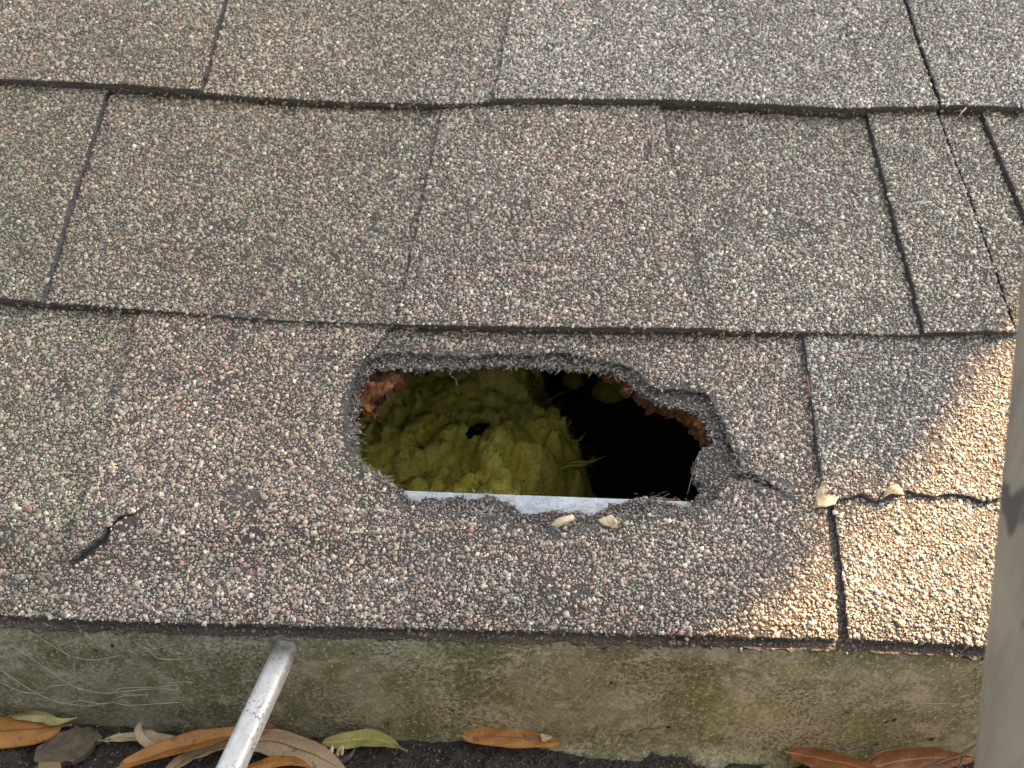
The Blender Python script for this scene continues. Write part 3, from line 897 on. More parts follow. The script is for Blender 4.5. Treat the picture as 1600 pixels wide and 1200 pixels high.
tuft(896, 594, -.110, .011, .010, 'small dim yellow tuft between the insulation and the lone tuft')
tuft(858, 764, -.105, .010, .009, 'small yellow tuft just above the metal strip at the insulation edge')

# ------------------------------------------------------------------ gutter
YW = 0.006                                   # inner face of the gutter's back wall
def mat_gutter():
    m = NT('grimy_aluminium')
    big = m.noise(14, 6, .65, .3); mid = m.noise(60, 6, .72, .4); fine = m.noise(520, 4, .75)
    st_ = m.noise(38, 7, .75, .3)
    c = m.ramp(big, [(.34, (.160, .162, .095)), (.5, (.220, .216, .138)), (.66, (.285, .276, .188))])
    c = m.mix(m.ramp(mid, [(.50, 0.0), (.57, .85)]), c, (.345, .335, .245))
    c = m.mix(m.ramp(st_, [(.50, 0.0), (.58, .8)]), c, (.115, .118, .046))
    c = m.mix(m.math('MULTIPLY', m.ramp(fine, [(.47, 0.0), (.56, .9)]), m.ramp(m.noise(24, 6, .7, .4), [(.40, .12), (.60, 1.0)])), c, (.058, .055, .026))
    c = m.mix(m.ramp(m.noise(560, 3, .75), [(.57, 0.0), (.62, .75)]), c, (.46, .42, .30))
    c = m.mix(m.ramp(m.noise(75, 3, .6), [(.70, 0.0), (.725, 1.0)]), c, (.012, .01, .008))
    m.color(c); m.set(Roughness=.62)
    b = m.bump(mid, .0006, .5); m.bump(fine, .0003, .7, b)
    return m.m
M_GUT = mat_gutter()
gut = tag(empty('gutter', (0, -.05, -.10)), 'grimy green-stained metal gutter below the eave', 'gutter')
ZF = -.100
prof = [(YW, -.006)]
rr = .016
prof += [(YW, -.03), (YW, -.06)]
for i in range(9):
    a = i / 8 * math.pi / 2
    prof.append((YW - rr + rr * math.cos(a), ZF + rr - rr * math.sin(a)))
prof += [(-.05, ZF), (-.082, ZF), (-.092, ZF + .02), (-.118, ZF + .055), (-.118, ZF + .098), (-.108, ZF + .1), (-.108, ZF + .094)]
prof = np.array(prof)
nrmv = np.zeros_like(prof)
for i in range(len(prof)):
    d = prof[min(i + 1, len(prof) - 1)] - prof[max(i - 1, 0)]
    d /= np.linalg.norm(d); nrmv[i] = (-d[1], d[0])
outer = prof + nrmv * .0009
loop = np.concatenate([prof, outer[::-1]])
xs = np.linspace(-2.9, 2.9, 2)
xs = np.concatenate([[-2.9], np.linspace(-.4, .4, 60), [2.9]])
V = []
for x in xs:
    dent = .0006 * math.sin(x * 31) + .0008 * math.sin(x * 13 + 1)
    for (y, z) in loop: V.append((x, y + dent * (1 if z < -.01 else 0), z))
L = len(loop); Fc = []
for i in range(len(xs) - 1):
    for k in range(L):
        k2 = (k + 1) % L
        Fc.append((i * L + k, i * L + k2, (i + 1) * L + k2, (i + 1) * L + k))
mesh_obj('trough', V, Fc, M_GUT, gut, True)

# spike ferrule across the gutter
def mat_alu():
    m = NT('worn_aluminium')
    n = m.noise(180, 5, .75, co=m.scaled((1, .5, 1))); n2 = m.noise(700, 4, .7)
    c = m.ramp(n, [(.36, (.46, .455, .44)), (.64, (.66, .66, .655))])
    c = m.mix(m.math('MULTIPLY', m.ramp(n2, [(.52, 0.0), (.60, .9)]), m.ramp(m.noise(60, 4, .7), [(.47, 0.0), (.60, 1.0)])), c, (.09, .078, .055))
    c = m.mix(m.ramp(m.noise(28, 4, .6), [(.52, 0.0), (.66, .6)]), c, (.25, .23, .17))
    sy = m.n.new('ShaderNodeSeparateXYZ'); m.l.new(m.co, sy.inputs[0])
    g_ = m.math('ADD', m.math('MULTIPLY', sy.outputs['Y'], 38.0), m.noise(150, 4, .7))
    c = m.mix(m.ramp(g_, [(.25, 0.0), (.75, .7)]), c, (.20, .19, .15))  # darker towards the wall end: reflection painted into the colour
    m.color(c); m.set(Roughness=.48, Metallic=.35); m.bump(n2, .0002, .5)
    return m.m
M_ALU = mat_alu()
a = on_y(446, 1001, YW - .0003)
b = on_z(352, 1203, a.z - .001); b.z = a.z - .001
dirv = (b - a).normalized()
b2 = a + dirv * ((a.y + .1075) / abs(dirv.y))
side = dirv.cross(Vector((0, 0, 1))).normalized(); upv = side.cross(dirv).normalized()
V = []; Fc = []; S = 24
hw = .0048
rowsn = 30
for i in range(rowsn + 1):
    t = i / rowsn
    c = a.lerp(b2, t)
    sc = .93 + .07 * min(1, t * 14)
    for k in range(S):
        an = 2 * math.pi * (k + .5) / S
        ca, sa = math.cos(an), math.sin(an)
        e_ = 4.2
        rad = (abs(ca) ** e_ + abs(sa) ** e_) ** (-1 / e_)
        V.append(c + side * (ca * rad * hw * sc) + upv * (sa * rad * hw * .92 * sc - hw * .9))
for i in range(rowsn):
    for k in range(S):
        k2 = (k + 1) % S
        Fc.append((i * S + k, i * S + k2, (i + 1) * S + k2, (i + 1) * S + k))
Fc += [tuple(range(S)), tuple(rowsn * S + k for k in range(S - 1, -1, -1))]
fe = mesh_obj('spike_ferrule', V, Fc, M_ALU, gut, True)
fe['label'] = 'worn bare aluminium rod bracing the gutter'

# dried trails left on the wall
M_TRAIL = simple('dried_trail', [(0.3, (.29, .275, .19)), (0.7, (.39, .37, .265))], 300)
trails = [[(18, 966), (50, 985), (100, 1017), (125, 1027), (155, 1029), (190, 1023)], [(212, 1021), (245, 1013), (275, 1007)], [(20, 1005), (60, 1032), (110, 1067), (140, 1078), (170, 1082), (185, 1080)],
          [(0, 1042), (55, 1078), (90, 1094), (110, 1096), (125, 1092), (150, 1097), (170, 1098), (190, 1087), (230, 1085)], [(0, 1060), (30, 1076), (65, 1080), (80, 1070), (110, 1068)],
          [(105, 1098), (140, 1101), (175, 1096), (200, 1101), (250, 1099), (287, 1097)], [(180, 1078), (195, 1074), (250, 1073), (280, 1070)], [(185, 1080), (245, 1076), (285, 1080)],
          [(208, 1000), (232, 1015), (250, 1029), (298, 1029), (320, 1016), (345, 1013)], [(260, 1068), (290, 1065), (303, 1067)], [(378, 1012), (383, 998)], [(360, 1040), (364, 1020)], [(117, 1030), (120, 1065)],
          [(1390, 1105), (1430, 1098), (1500, 1099)], [(1420, 1112), (1455, 1100)], [(1495, 1112), (1510, 1106), (1522, 1110)], [(1013, 1140), (1014, 1110), (1030, 1098)], [(820, 1048), (828, 1018)]]
for t in trails:
    pp = [on_y(x, y, YW - .0002) for x, y in t]
    f = []
    n = len(pp)
    for i in range(n - 1):
        p0, p1, p2, p3 = pp[max(i - 1, 0)], pp[i], pp[i + 1], pp[min(i + 2, n - 1)]
        for s in (0, .2, .4, .6, .8):
            f.append(0.5 * ((2 * p1) + (p2 - p0) * s + (2 * p0 - 5 * p1 + 4 * p2 - p3) * s * s + (3 * p1 - p0 - 3 * p2 + p3) * s ** 3))
    f.append(pp[-1])
    f = [Vector((q.x, YW - .0002 + .0006 * math.sin(q.x * 31) + .0008 * math.sin(q.x * 13 + 1), q.z + rng.normal(0, .00008))) for q in f]
    rad = [rng.uniform(.00016, .0003) for _ in f]; rad[0] = rad[-1] = .00008
    v, fc = tube_data(f, rad, 5)
    mesh_obj('dried_trail', v, fc, M_TRAIL, gut, True)

# wet debris on the gutter bottom
def zdeb(x):
    pts = [(-60, 1112), (0, 1118), (120, 1126), (250, 1138), (400, 1146), (600, 1150), (720, 1150), (900, 1166), (1100, 1176), (1250, 1178), (1520, 1176), (1700, 1178)]
    q = np.array([[on_y(a_, b_, YW).x, on_y(a_, b_, YW).z] for a_, b_ in pts])
    return np.interp(x, q[:, 0], q[:, 1])
gx, gy = np.meshgrid(np.linspace(-.42, .42, 330), np.linspace(-.083, YW - .0005, 46))
zz = zdeb(gx) - .002 + .0035 * fbm(gx * 60, gy * 60, 3) + .0015 * fbm(gx * 250, gy * 250, 3) + .10 * np.clip(-.005 - gy, 0, .02) * .3
zz = np.maximum(zz, ZF + .0005)
V = np.stack([gx, gy, zz], -1).reshape(-1, 3); ny, nx = gx.shape
idx = np.arange(nx * ny).reshape(ny, nx)
q = np.stack([idx[:-1, :-1], idx[:-1, 1:], idx[1:, 1:], idx[1:, :-1]], -1).reshape(-1, 4)
M_MUCK = simple('wet_debris', [(0.3, (.012, .010, .008)), (0.55, (.035, .030, .024)), (0.75, (.085, .075, .06))], 420, 5, .7, .001, 600)
deb = tag(mesh_obj('gutter_debris', V, q, M_MUCK), 'dark granular sludge along the bottom of the gutter', 'debris', kind='stuff')
p = np.stack([rng.uniform(-.33, .33, 11000), rng.uniform(-.034, YW - .001, 11000)], 1)
ix = np.clip(((p[:, 0] + .42) / .84 * (nx - 1)).astype(int), 0, nx - 1); iy = np.clip(((p[:, 1] + .083) / (YW - .0005 + .083) * (ny - 1)).astype(int), 0, ny - 1)
pz = zz[iy, ix]; r = rng.uniform(.0003, .0010, len(p))
base = srgb([(70, 66, 60), (96, 88, 80), (50, 46, 42), (112, 84, 72), (128, 124, 112)])
c = base[rng.choice(5, len(p), p=[.34, .2, .34, .06, .06])] * rng.uniform(.5, 1.1, (len(p), 1))
n = len(p)
s = CUB_V[None] * rng.uniform(.6, 1.3, (n, 8, 1)) * r[:, None, None] * np.array([1.1, 1, .8])
W = s + np.stack([p[:, 0], p[:, 1], pz + r * .4], 1)[:, None, :]
T = CUB_F[None] + (np.arange(n) * 8)[:, None, None]
gd = fast_mesh('washed_granules', W.reshape(-1, 3), T.reshape(-1, 3), np.repeat(c, 8, 0), M_GRAN, deb); gd['kind'] = 'stuff'

# ------------------------------------------------------------------ leaves
def leaf_mat(name, c1, c2, vein, spots=None, under=None):
    m = NT(name)
    n = m.noise(90, 5, .6, .3); f = m.noise(700, 3, .6)
    c = m.ramp(n, [(.3, c1), (.7, c2)])
    c = m.mix(m.ramp(f, [(.35, .22), (.6, 0.0)]), c, tuple(x * .55 for x in c1))
    w = m.attr('across', 'Fac')
    c = m.mix(m.ramp(w, [(.03, 1.0), (.075, 0.0)]), c, vein)
    if spots: c = m.mix(m.ramp(m.noise(170, 2, .5), [(.64, 0.0), (.68, .8)]), c, spots)
    m.color(c); m.set(Roughness=.5); m.b.inputs['Specular IOR Level'].default_value = .4
    ve = m.n.new('ShaderNodeTexWave'); ve.inputs['Scale'].default_value = 130; ve.inputs['Distortion'].default_value = 3
    m.l.new(m.co, ve.inputs['Vector'])
    b = m.bump(ve.outputs['Fac'], .0002, .35); m.bump(f, .0002, .5, b)
    return m.m
LM = {
 'orange': leaf_mat('leaf_orange', (.25, .105, .022), (.37, .175, .04), (.15, .06, .015), (.14, .06, .02)),
 'tan': leaf_mat('leaf_tan', (.27, .19, .115), (.38, .28, .175), (.13, .085, .05), (.12, .085, .055)),
 'pale': leaf_mat('leaf_pale', (.30, .225, .14), (.42, .33, .21), (.16, .10, .055)),
 'green': leaf_mat('leaf_yellowgreen', (.20, .19, .05), (.36, .32, .10), (.42, .38, .16)),
 'rust': leaf_mat('leaf_rust', (.13, .046, .015), (.23, .088, .026), (.36, .17, .05)),
 'curl': leaf_mat('leaf_curled', (.24, .21, .085), (.42, .37, .17), (.2, .15, .07)),
}
def leaf(label, mat, pts, width, fold=.25, twist=0.0, roll=0.0, lift=.004, stem=None, tipw=.35, basew=.2, arch=0.0):
    """pts: photo points of the midrib, laid at the height of the debris below them"""
    pp = []
    for q in pts:
        x, y = q[0], q[1]; dz = q[2] if len(q) > 2 else 0.0
        z = ZF + .012
        for _ in range(6):
            w = on_z(x, y, z); z = float(zdeb(w.x)) + lift + dz
        pp.append(on_z(x, y, z))
    n = 26; mid = []
    m = len(pp)
    for i in range(n + 1):
        t = i / n * (m - 1); k = min(int(t), m - 2); s = t - k
        p0, p1, p2, p3 = pp[max(k - 1, 0)], pp[k], pp[k + 1], pp[min(k + 2, m - 1)]
        mid.append(0.5 * ((2 * p1) + (p2 - p0) * s + (2 * p0 - 5 * p1 + 4 * p2 - p3) * s * s + (3 * p1 - p0 - 3 * p2 + p3) * s ** 3))
    V = []; A = []; W = 10
    for side_ in (1, -1):
        for i, c in enumerate(mid):
            t = i / n
            d = (mid[min(i + 1, n)] - mid[max(i - 1, 0)]).normalized()
            lat = d.cross(Vector((0, 0, 1))).normalized(); nn = lat.cross(d).normalized()
            an = roll + twist * (t - .5)
            lat, nn = lat * math.cos(an) + nn * math.sin(an), nn * math.cos(an) - lat * math.sin(an)
            prof_ = (math.sin(math.pi * (basew * .12 + (1 - basew * .12) * t) ** .85)) ** .75 if 0 < t < 1 else 0.0
            hwid = width / 2 * max(prof_, .015)
            for j in range(W + 1):
                s = j / W * 2 - 1
                wob = 1 + .05 * math.sin(t * 17 + s * 3 + width * 900)
                z = abs(s) * fold * hwid - arch * hwid * s * s + .00025 * math.sin(t * 23 + s * 4)
                V.append(c + lat * (s * hwid * wob * math.cos(min(1.2, abs(s) * fold * .5))) + nn * (z + (.00012 if side_ > 0 else -.00012)))
                A.append(abs(s))
    R = W + 1; o2 = R * (n + 1); Fc = []
    for i in range(n):
        for j in range(W):
            a_ = i * R + j
            Fc.append((a_, a_ + R, a_ + R + 1, a_ + 1)); Fc.append((o2 + a_, o2 + a_ + 1, o2 + a_ + R + 1, o2 + a_ + R))
    for i in range(n):
        for a_ in (i * R, i * R + W): Fc.append((a_, a_ + R, o2 + a_ + R, o2 + a_))
    base = sum(mid, Vector()) / len(mid)
    root = empty('fallen_leaf', base)
    bl = mesh_obj('blade', V, Fc, LM[mat], root, True)
    at = bl.data.attributes.new('across', 'FLOAT', 'POINT'); at.data.foreach_set('value', A)
    if stem:
        end = 0 if stem[0] == 'a' else -1
        e_ = mid[end]; d = (e_ - mid[3 if end == 0 else -4]).normalized()
        L_ = stem[1]; path = [e_ - d * .003] + [e_ + d * (L_ * k / 5) + Vector((0, 0, (stem[2] if len(stem) > 2 else 0) * (k / 5) ** 2)) for k in range(1, 6)]
        v, f = tube_data(path, [.0006, .0006, .0006, .0006, .0007, .0009], 6)
        mesh_obj('stem', v, f, LM['curl'], root, True)
    return tag(root, label, 'leaf', 'leaves in the gutter')
px = .00031
leaf('broad flat orange leaf cut off by the left picture edge', 'orange', [(98, 1134), (55, 1139), (0, 1142), (-70, 1142), (-130, 1135)], 50 * px, .10, 0, .15, .006, ('a', .004), arch=.3)
leaf('twisted yellow-green leaf above the orange leaf at the left edge', 'curl', [(14, 1118), (40, 1116), (70, 1119), (90, 1130), (120, 1122)], 17 * px, .7, 2.4, -.7, .010)
leaf('thin pale brown leaf lying behind the hooked leaf', 'pale', [(162, 1157), (190, 1153), (225, 1152), (262, 1153)], 15 * px, .2, 0, .1, .006, ('a', .002, .001))
leaf('pale brown leaf with an upright hooked tip left of the metal rod', 'pale', [(222, 1128, .010), (224, 1143, .006), (245, 1160, .003), (285, 1163), (330, 1160)], 26 * px, .45, .9, -.35, .008)
leaf('long tan leaf arching to the bottom picture edge left of the rod', 'tan', [(250, 1215), (290, 1188), (330, 1172), (380, 1160)], 26 * px, .3, 0, .3, .010)
leaf('folded orange leaf running up to the left side of the metal rod', 'orange', [(185, 1200), (250, 1178), (310, 1162), (365, 1150), (420, 1142)], 34 * px, .55, .2, .1, .014, ('a', .003))
leaf('dark rust leaf tip peeking out right of the metal rod', 'rust', [(375, 1150), (395, 1143), (415, 1140), (432, 1140)], 30 * px, .1, 0, -.2, .010)
leaf('large spotted tan leaf right of the metal rod', 'tan', [(372, 1164), (420, 1158), (470, 1172), (510, 1189), (545, 1212)], 44 * px, .12, .15, .05, .012, arch=.2)
leaf('curled orange leaf at the bottom edge under the spotted tan leaf', 'orange', [(380, 1202), (420, 1191), (455, 1190), (485, 1198)], 16 * px, .6, 1.2, -.5, .017)
leaf('yellow-green leaf with a reddish stem left of the middle', 'green', [(503, 1161, -.001), (540, 1158), (575, 1154), (605, 1160), (624, 1168)], 27 * px, .28, .5, -.15, .007, ('b', .0045))
lf = leaf('orange leaf with a pale eaten spot lying against the wall at mid picture', 'orange', [(722, 1150), (760, 1150), (800, 1152), (845, 1157), (877, 1163)], 31 * px, .2, 0, -.25, .007, ('a', .003), arch=.25)
leaf('pointed rust-brown leaf with a yellow midrib, overlapping a darker leaf near the ladder', 'rust', [(1232, 1176), (1275, 1184), (1330, 1195), (1400, 1215)], 40 * px, .15, .2, .1, .007, ('a', .002), arch=.2)
leaf('dark rust leaf tucked against the wall beside the ladder rail', 'rust', [(1350, 1204), (1400, 1190), (1460, 1184), (1525, 1186)], 42 * px, .12, 0, -.15, .006, arch=.3)
# eaten spot
c = on_z(852, 1153, float(zdeb(on_z(852, 1153, -.09).x)) + .0098)
V = [c + Vector((0, 0, .0006))]; ang = np.linspace(0, 2 * np.pi, 25)[:-1]
for a_ in ang:
    r_ = .0022 * (1 + .25 * math.sin(a_ * 3 + 1))
    V.append(c + Vector((math.cos(a_) * r_ * 1.15, math.sin(a_) * r_, .0004 - .22 * math.sin(a_) * r_)))
M_SPOT = simple('eaten_spot', [(0.35, (.36, .28, .15)), (0.65, (.60, .50, .32))], 500, 3, .8)
mesh_obj('eaten_spot', V, [(0, 1 + i, 1 + (i + 1) % 24) for i in range(24)], M_SPOT, lf)

# bark flake, seed pod, twig
def lump_sheet(name, pts, lift, thick, mat, label, cat, amp=.001):
    pz = lambda x: float(zdeb(x)) + lift
    q = []
    for x, y in pts:
        z = -.085
        for _ in range(5): z = pz(on_z(x, y, z).x)
        q.append(on_z(x, y, z))
    P2 = resample([(v.x, v.y) for v in q], .0012, .0010, 3)
    lo, hi = P2.min(0), P2.max(0)
    gg = hexpts(lo, hi, .0025); gg = gg[inside(gg, P2)]; gg = gg[dist_poly(gg, P2) > .001]
    al = np.concatenate([P2, gg]); n_ = len(P2)
    vs, es, fs, *_ = geometry.delaunay_2d_cdt([Vector(a_) for a_ in al], [(i, (i + 1) % n_) for i in range(n_)], [], 0, 1e-7)
    vs = np.array([list(v) for v in vs]); fs = np.array([list(f) for f in fs]); fs = fs[inside(vs[fs].mean(1), P2)]
    z = zdeb(vs[:, 0]) + lift + amp * fbm(vs[:, 0] * 160, vs[:, 1] * 160, 3)
    n_ = len(vs)
    V = np.concatenate([np.c_[vs, z], np.c_[vs, z - thick]])
    e = {(int(a_), int(b_)) for f in fs for a_, b_ in ((f[0], f[1]), (f[1], f[2]), (f[2], f[0]))}
    Fc = [tuple(f) for f in fs] + [(f[2] + n_, f[1] + n_, f[0] + n_) for f in fs] + [(b_, a_, a_ + n_, b_ + n_) for a_, b_ in e if (b_, a_) not in e]
    return tag(mesh_obj(name, V, Fc, mat), label, cat)
M_BARK = simple('wet_bark', [(0.3, (.04, .032, .02)), (0.7, (.15, .12, .08))], 220, 6, .8, .0012, 420)
lump_sheet('bark_flake', [(52, 1190), (58, 1168), (85, 1150), (120, 1136), (150, 1140), (156, 1152), (148, 1165), (130, 1180), (112, 1190), (80, 1196)], .006, .003, M_BARK, 'dark brown flake of bark in the gutter below the orange leaf', 'bark')
M_POD = simple('seed_pod', [(0.3, (.03, .028, .026)), (0.7, (.09, .085, .078))], 200, 4, .6, .0004, 500)
M_HUSK = simple('pale_husk', [(0.30, (.30, .20, .095)), (0.40, (.52, .42, .25)), (0.7, (.66, .58, .42))], 200, 4, .6)
pod = empty('seed_pod', on_z(532, 1178, float(zdeb(-.07)) + .004))
pp = [on_z(x, y, float(zdeb(-.07)) + .004 + d) for x, y, d in ((516, 1184, 0), (526, 1188, -.001), (538, 1187, -.001), (548, 1180, .001), (555, 1170, .003))]
v, f = tube_data([pp[0]] + [pp[0].lerp(pp[1], .5)] + pp[1:], [.0006, .0016, .0026, .0026, .0018, .0003], 8, .7); mesh_obj('shell', v, f, M_POD, pod, True)
for x, y, x2, y2 in ((516, 1180, 520, 1164), (526, 1181, 533, 1165), (534, 1180, 536, 1165)):
    a_, b_ = on_z(x, y, float(zdeb(-.07)) + .005), on_z(x2, y2, float(zdeb(-.07)) + .008)
    v, f = tube_data([a_, a_.lerp(b_, .4), a_.lerp(b_, .8), b_], [.0010, .0012, .0008, .0001], 6, .5); mesh_obj('tooth', v, f, M_HUSK, pod, True)
tag(pod, 'split dark seed pod with pale inner teeth under the yellow-green leaf', 'seed pod')
zt = lambda x, y, d: on_z(x, y, float(zdeb(on_z(x, y, -.09).x)) + d)
tw = empty('twig', zt(1500, 1182, .006))
v, f = tube_data([zt(1430, 1207, .010), zt(1470, 1190, .011), zt(1504, 1179, .012), zt(1516, 1170, .014), zt(1530, 1160, .016)], [.0006, .0006, .0007, .0005, .0004], 6); mesh_obj('stalk', v, f, LM['tan'], tw, True)
v, f = tube_data([zt(1504, 1179, .012), zt(1503, 1190, .011), zt(1494, 1205, .009)], [.0006, .0005, .0004], 6); mesh_obj('side_shoot', v, f, LM['tan'], tw, True)
tag(tw, 'thin forked dry twig over the rust leaf beside the ladder rail', 'twig')
lump_sheet('wood_chip', [(62, 1192), (75, 1189), (92, 1193), (96, 1206), (60, 1206)], .009, .0015, LM['curl'], 'pale yellow-green chip at the bottom edge below the bark flake', 'chip', .0006)

# ------------------------------------------------------------------ husk flakes caught in the tears
def husk(name, grid_px, h0, label, cat='husk'):
    """rows of photo points with heights: a thin curved flake"""
    rows = [[Vector(P(*on_roof(x, y, h0 + h), h0 + h)) for x, y, h in r] for r in grid_px]
    R, W = len(rows), len(rows[0]); S = 4
    def lerp_row(r, s):
        t = s * (W - 1); k = min(int(t), W - 2); a_ = t - k; a_ = a_
        return r[k].lerp(r[k + 1], a_)
    pts = []
    NR, NW = (R - 1) * S + 1, (W - 1) * S + 1
    for i in range(NR):
        t = i / (NR - 1) * (R - 1); k = min(int(t), R - 2); a_ = t - k
        for j in range(NW):
            s = j / (NW - 1)
            q_ = lerp_row(rows[k], s).lerp(lerp_row(rows[k + 1], s), a_)
            pts.append(q_ + Vector(rng.normal(0, .00005, 3)) + nrm * (.0003 * math.sin(i * 1.3 + j * 2.1)))
    n_ = len(pts); V = pts + [q_ - nrm * .0004 for q_ in pts]; Fc = []
    for i in range(NR - 1):
        for j in range(NW - 1):
            a_ = i * NW + j
            Fc.append((a_, a_ + 1, a_ + NW + 1, a_ + NW)); Fc.append((n_ + a_, n_ + a_ + NW, n_ + a_ + NW + 1, n_ + a_ + 1))
    rim = [j for j in range(NW)] + [i * NW + NW - 1 for i in range(1, NR)] + [(NR - 1) * NW + j for j in range(NW - 2, -1, -1)] + [i * NW for i in range(NR - 2, 0, -1)]
    for a_, b_ in zip(rim, rim[1:] + rim[:1]): Fc.append((b_, a_, a_ + n_, b_ + n_))
    return tag(mesh_obj(name, V, Fc, M_HUSK, None, True), label, cat, 'pale husk flakes on the roof')
husk('husk_flake', [[(861, 820, .000), (868, 812, .001), (874, 808, .001)], [(872, 824, .0005), (882, 816, .003), (885, 806, .0025)], [(886, 818, .0005), (893, 811, .0025), (893, 804, .002)], [(898, 811, 0), (897, 807, .0008), (894, 803, .001)]], H0 + .0002, 'tan curled husk flake on the torn lip below the metal strip, left of two')
husk('husk_flake', [[(934, 812, .0004), (943, 808, .001), (956, 804, .002)], [(942, 820, .0004), (951, 815, .0014), (962, 811, .002)], [(962, 825, 0), (965, 820, .0008), (967, 817, .001)]], H0 + .0002, 'cream angular husk flake on the torn lip below the metal strip, right of two')
husk('husk_flake', [[(1285, 752, .004), (1286, 754, .004), (1288, 757, .004)], [(1277, 768, .002), (1284, 769, .003), (1292, 772, .003)], [(1275, 778, .001), (1290, 779, .0022), (1311, 776, .001)], [(1277, 792, .001), (1290, 792, .0016), (1305, 788, .001)]], H0 + .0006, 'pale two-pointed husk flake at the top of the dark groove between shingles')
husk('husk_flake', [[(1378, 777, .0), (1384, 766, .002), (1392, 758, .003), (1402, 757, .0026), (1410, 764, .001)], [(1380, 778, .002), (1388, 768, .006), (1395, 762, .007), (1402, 763, .005), (1411, 770, .001)], [(1384, 776, .001), (1390, 772, .003), (1396, 771, .0035), (1404, 772, .002), (1414, 773, .0)]], H0 + .0008, 'curled cream husk standing in the horizontal tear beside the sunlit patch')

# little things on the shingles
M_NEEDLE = simple('dry_needle', [(0.3, (.20, .085, .035)), (0.7, (.32, .16, .07))], 300)
def needle(pts, h, rad, label, mat=M_NEEDLE):
    path = [Vector(P(*on_roof(x, y, h), h)) for x, y in pts]
    v, f = tube_data(path, rad, 5)
    tag(mesh_obj('dry_needle', v, f, mat, None, True), label, 'needle', 'dry needles on the roof')
needle([(1261, 587), (1263, 600), (1264, 612), (1266, 619)], H0 + .0016, .0004, 'short rust-brown needle in the joint right of the hole')
needle([(1499, 181), (1504, 174), (1510, 168)], H0 + .007, .0003, 'straw-coloured needle poking from under the upper course at the right', M_HUSK)
needle([(1455, 279), (1466, 278)], H0 + .005, .0004, 'tiny pale splinter on the narrow tab at the right', M_HUSK)

# ------------------------------------------------------------------ ladder
def mat_ladder():
    m = NT('ladder_aluminium')
    n = m.noise(40, 5, .65); s = m.noise(30, 3, .6, co=m.scaled((1, 2.0, .8)))
    c = m.ramp(n, [(.3, (.35, .335, .32)), (.7, (.46, .44, .42))])
    c = m.mix(m.ramp(s, [(.60, 0.0), (.64, .9)]), c, (.11, .105, .12))
    c = m.mix(m.ramp(m.noise(160, 4, .7, co=m.scaled((1, 1, .06))), [(.45, 0.0), (.62, .5)]), c, (.24, .225, .22))
    m.color(c); m.set(Roughness=.5, Metallic=.2)
    return m.m
M_LAD = mat_ladder()
lean = math.radians(75)
ly0, lz0 = -.1205, .0
def lad(px_, py_):
    d = ray(px_, py_)
    # plane of the rail's far edge: y = ly0 + (z - lz0)/tan(lean)
    k = 1 / math.tan(lean)
    t = ((ly0 + (CAM.z - lz0) * k) - CAM.y) / (d.y - d.z * k)
    return CAM + d * t
pa, pb = lad(1522, 1200), lad(1589, 500)
ladv = (pb - pa).normalized()
backv = (Vector((0, -1, 0)) - ladv * ladv.dot(Vector((0, -1, 0)))).normalized()
xv = ladv.cross(backv).normalized()
if xv.x < 0: xv = -xv
lo = pa - ladv * ((pa.z + 3.0) / ladv.z); hi = pa + ladv * .75
ladder = tag(empty('ladder', lo), 'grey aluminium ladder leaning at the right picture edge, out of focus', 'ladder')
def beam(name, p, q_, sec):
    """C-shaped rail: sec = outline in (xv, backv)"""
    V = [e + xv * a_ + backv * b_ for e in (p, q_) for a_, b_ in sec]
    n_ = len(sec)
    Fc = [(i, (i + 1) % n_, n_ + (i + 1) % n_, n_ + i) for i in range(n_)] + [tuple(range(n_ - 1, -1, -1)), tuple(range(n_, 2 * n_))]
    return mesh_obj(name, V, Fc, M_LAD, ladder)
cs = [(-.0016, .004), (0, 0), (.028, 0), (.028, .003), (.0035, .003), (.0035, .067), (.028, .067), (.028, .07), (-.0008, .07), (-.0016, .0685)]
beam('rail', lo, hi, cs)
cs2 = [(.41 - a_, b_) for a_, b_ in cs][::-1]
beam('rail', lo, hi, cs2)
s = .25
while s < (hi - lo).length - .1:
    c = lo + ladv * s + backv * .035
    if abs((c - pa).dot(ladv)) > .16:
        v, f = tube_data([c + xv * .0036, c + xv * .4064], .016, 12); mesh_obj('rung', v, f, M_LAD, ladder, True)
    s += .305

# ------------------------------------------------------------------ unseen tree added to shade most of the slope
M_LEAF = simple('tree_leaf', [(0.3, (.035, .06, .02)), (0.7, (.08, .12, .04))], 3, 3, .6)
M_TRUNK = simple('tree_bark', [(0.3, (.06, .045, .035)), (0.7, (.14, .11, .085))], 12, 6, .9, .01, 40)
tree = tag(empty('added_shade_tree', (3.9, 5.4, -3)), 'unseen broadleaf tree added behind the house to shade the roof', 'tree')
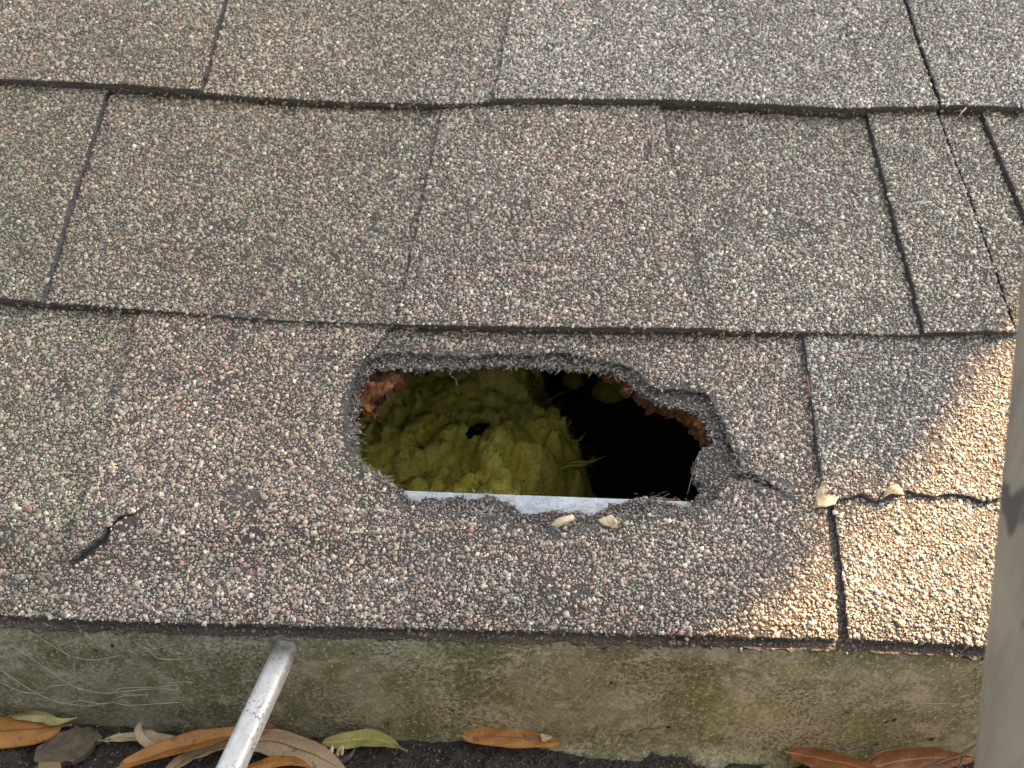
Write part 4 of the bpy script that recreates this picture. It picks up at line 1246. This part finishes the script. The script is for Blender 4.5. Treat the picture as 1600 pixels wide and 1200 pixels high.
# edge of the shade on the roof, as it falls in the photo
sa = Vector(P(*on_roof(1565, 655), H0)); sb_ = Vector(P(*on_roof(1235, 985), H0))
tang = (sb_ - sa); tang = (tang - SUN * tang.dot(SUN)).normalized()
lit = Vector(P(*on_roof(1500, 900), H0)) - sa
outw = (lit - SUN * lit.dot(SUN) - tang * lit.dot(tang)).normalized()
midp = (sa + sb_) / 2
DIST = 2.6
RC = 1.15
cen = midp + SUN * DIST - outw * (RC + .034)
rt = np.random.default_rng(3)
N = 30000
# leaves in a flattened ball whose rim carries the shade's edge
d = rt.normal(0, 1, (N, 3)); d /= np.linalg.norm(d, axis=1)[:, None]
rad = RC * rt.random(N) ** (1 / 4)
pos = d * rad[:, None]
sv = np.array(SUN); along = pos @ sv
pos = pos - np.outer(along * .45, sv)
pos += np.array(cen)
ln = rt.uniform(.05, .085, N); wd = ln * rt.uniform(.36, .5, N)
ax1 = rt.normal(0, 1, (N, 3)); ax1 /= np.linalg.norm(ax1, axis=1)[:, None]
tmp = rt.normal(0, 1, (N, 3)); ax2 = np.cross(ax1, tmp); ax2 /= np.linalg.norm(ax2, axis=1)[:, None]
ax3 = np.cross(ax1, ax2)
V = np.stack([pos - ax1 * ln[:, None], pos + ax2 * wd[:, None] + ax3 * (wd * .25)[:, None], pos + ax1 * ln[:, None], pos - ax2 * wd[:, None] + ax3 * (wd * .25)[:, None]], 1).reshape(-1, 3)
T = (np.array([(0, 1, 2), (0, 2, 3)])[None] + (np.arange(N) * 4)[:, None, None]).reshape(-1, 3)
cr = fast_mesh('crown', V, T, None, M_LEAF, tree); cr['kind'] = 'stuff'
base = Vector((3.9, 5.4, -3)); top = Vector(cen)
path = [base, base.lerp(top, .3) + Vector((.3, .6, .5)), base.lerp(top, .6) + Vector((.2, .5, .5)), base.lerp(top, .85) + Vector((0, .1, .2)), top]
v, f = tube_data(path, [.28, .22, .16, .09, .03], 10); mesh_obj('trunk', v, f, M_TRUNK, tree, True)
for i in range(9):
    dd = Vector(rng.normal(0, 1, 3)).normalized(); e_ = top + dd * RC * .75
    v, f = tube_data([base.lerp(top, .88), (top * .6 + e_ * .4) + Vector((0, 0, .08)), e_], [.05, .03, .008], 6); mesh_obj('limb', v, f, M_TRUNK, tree, True)
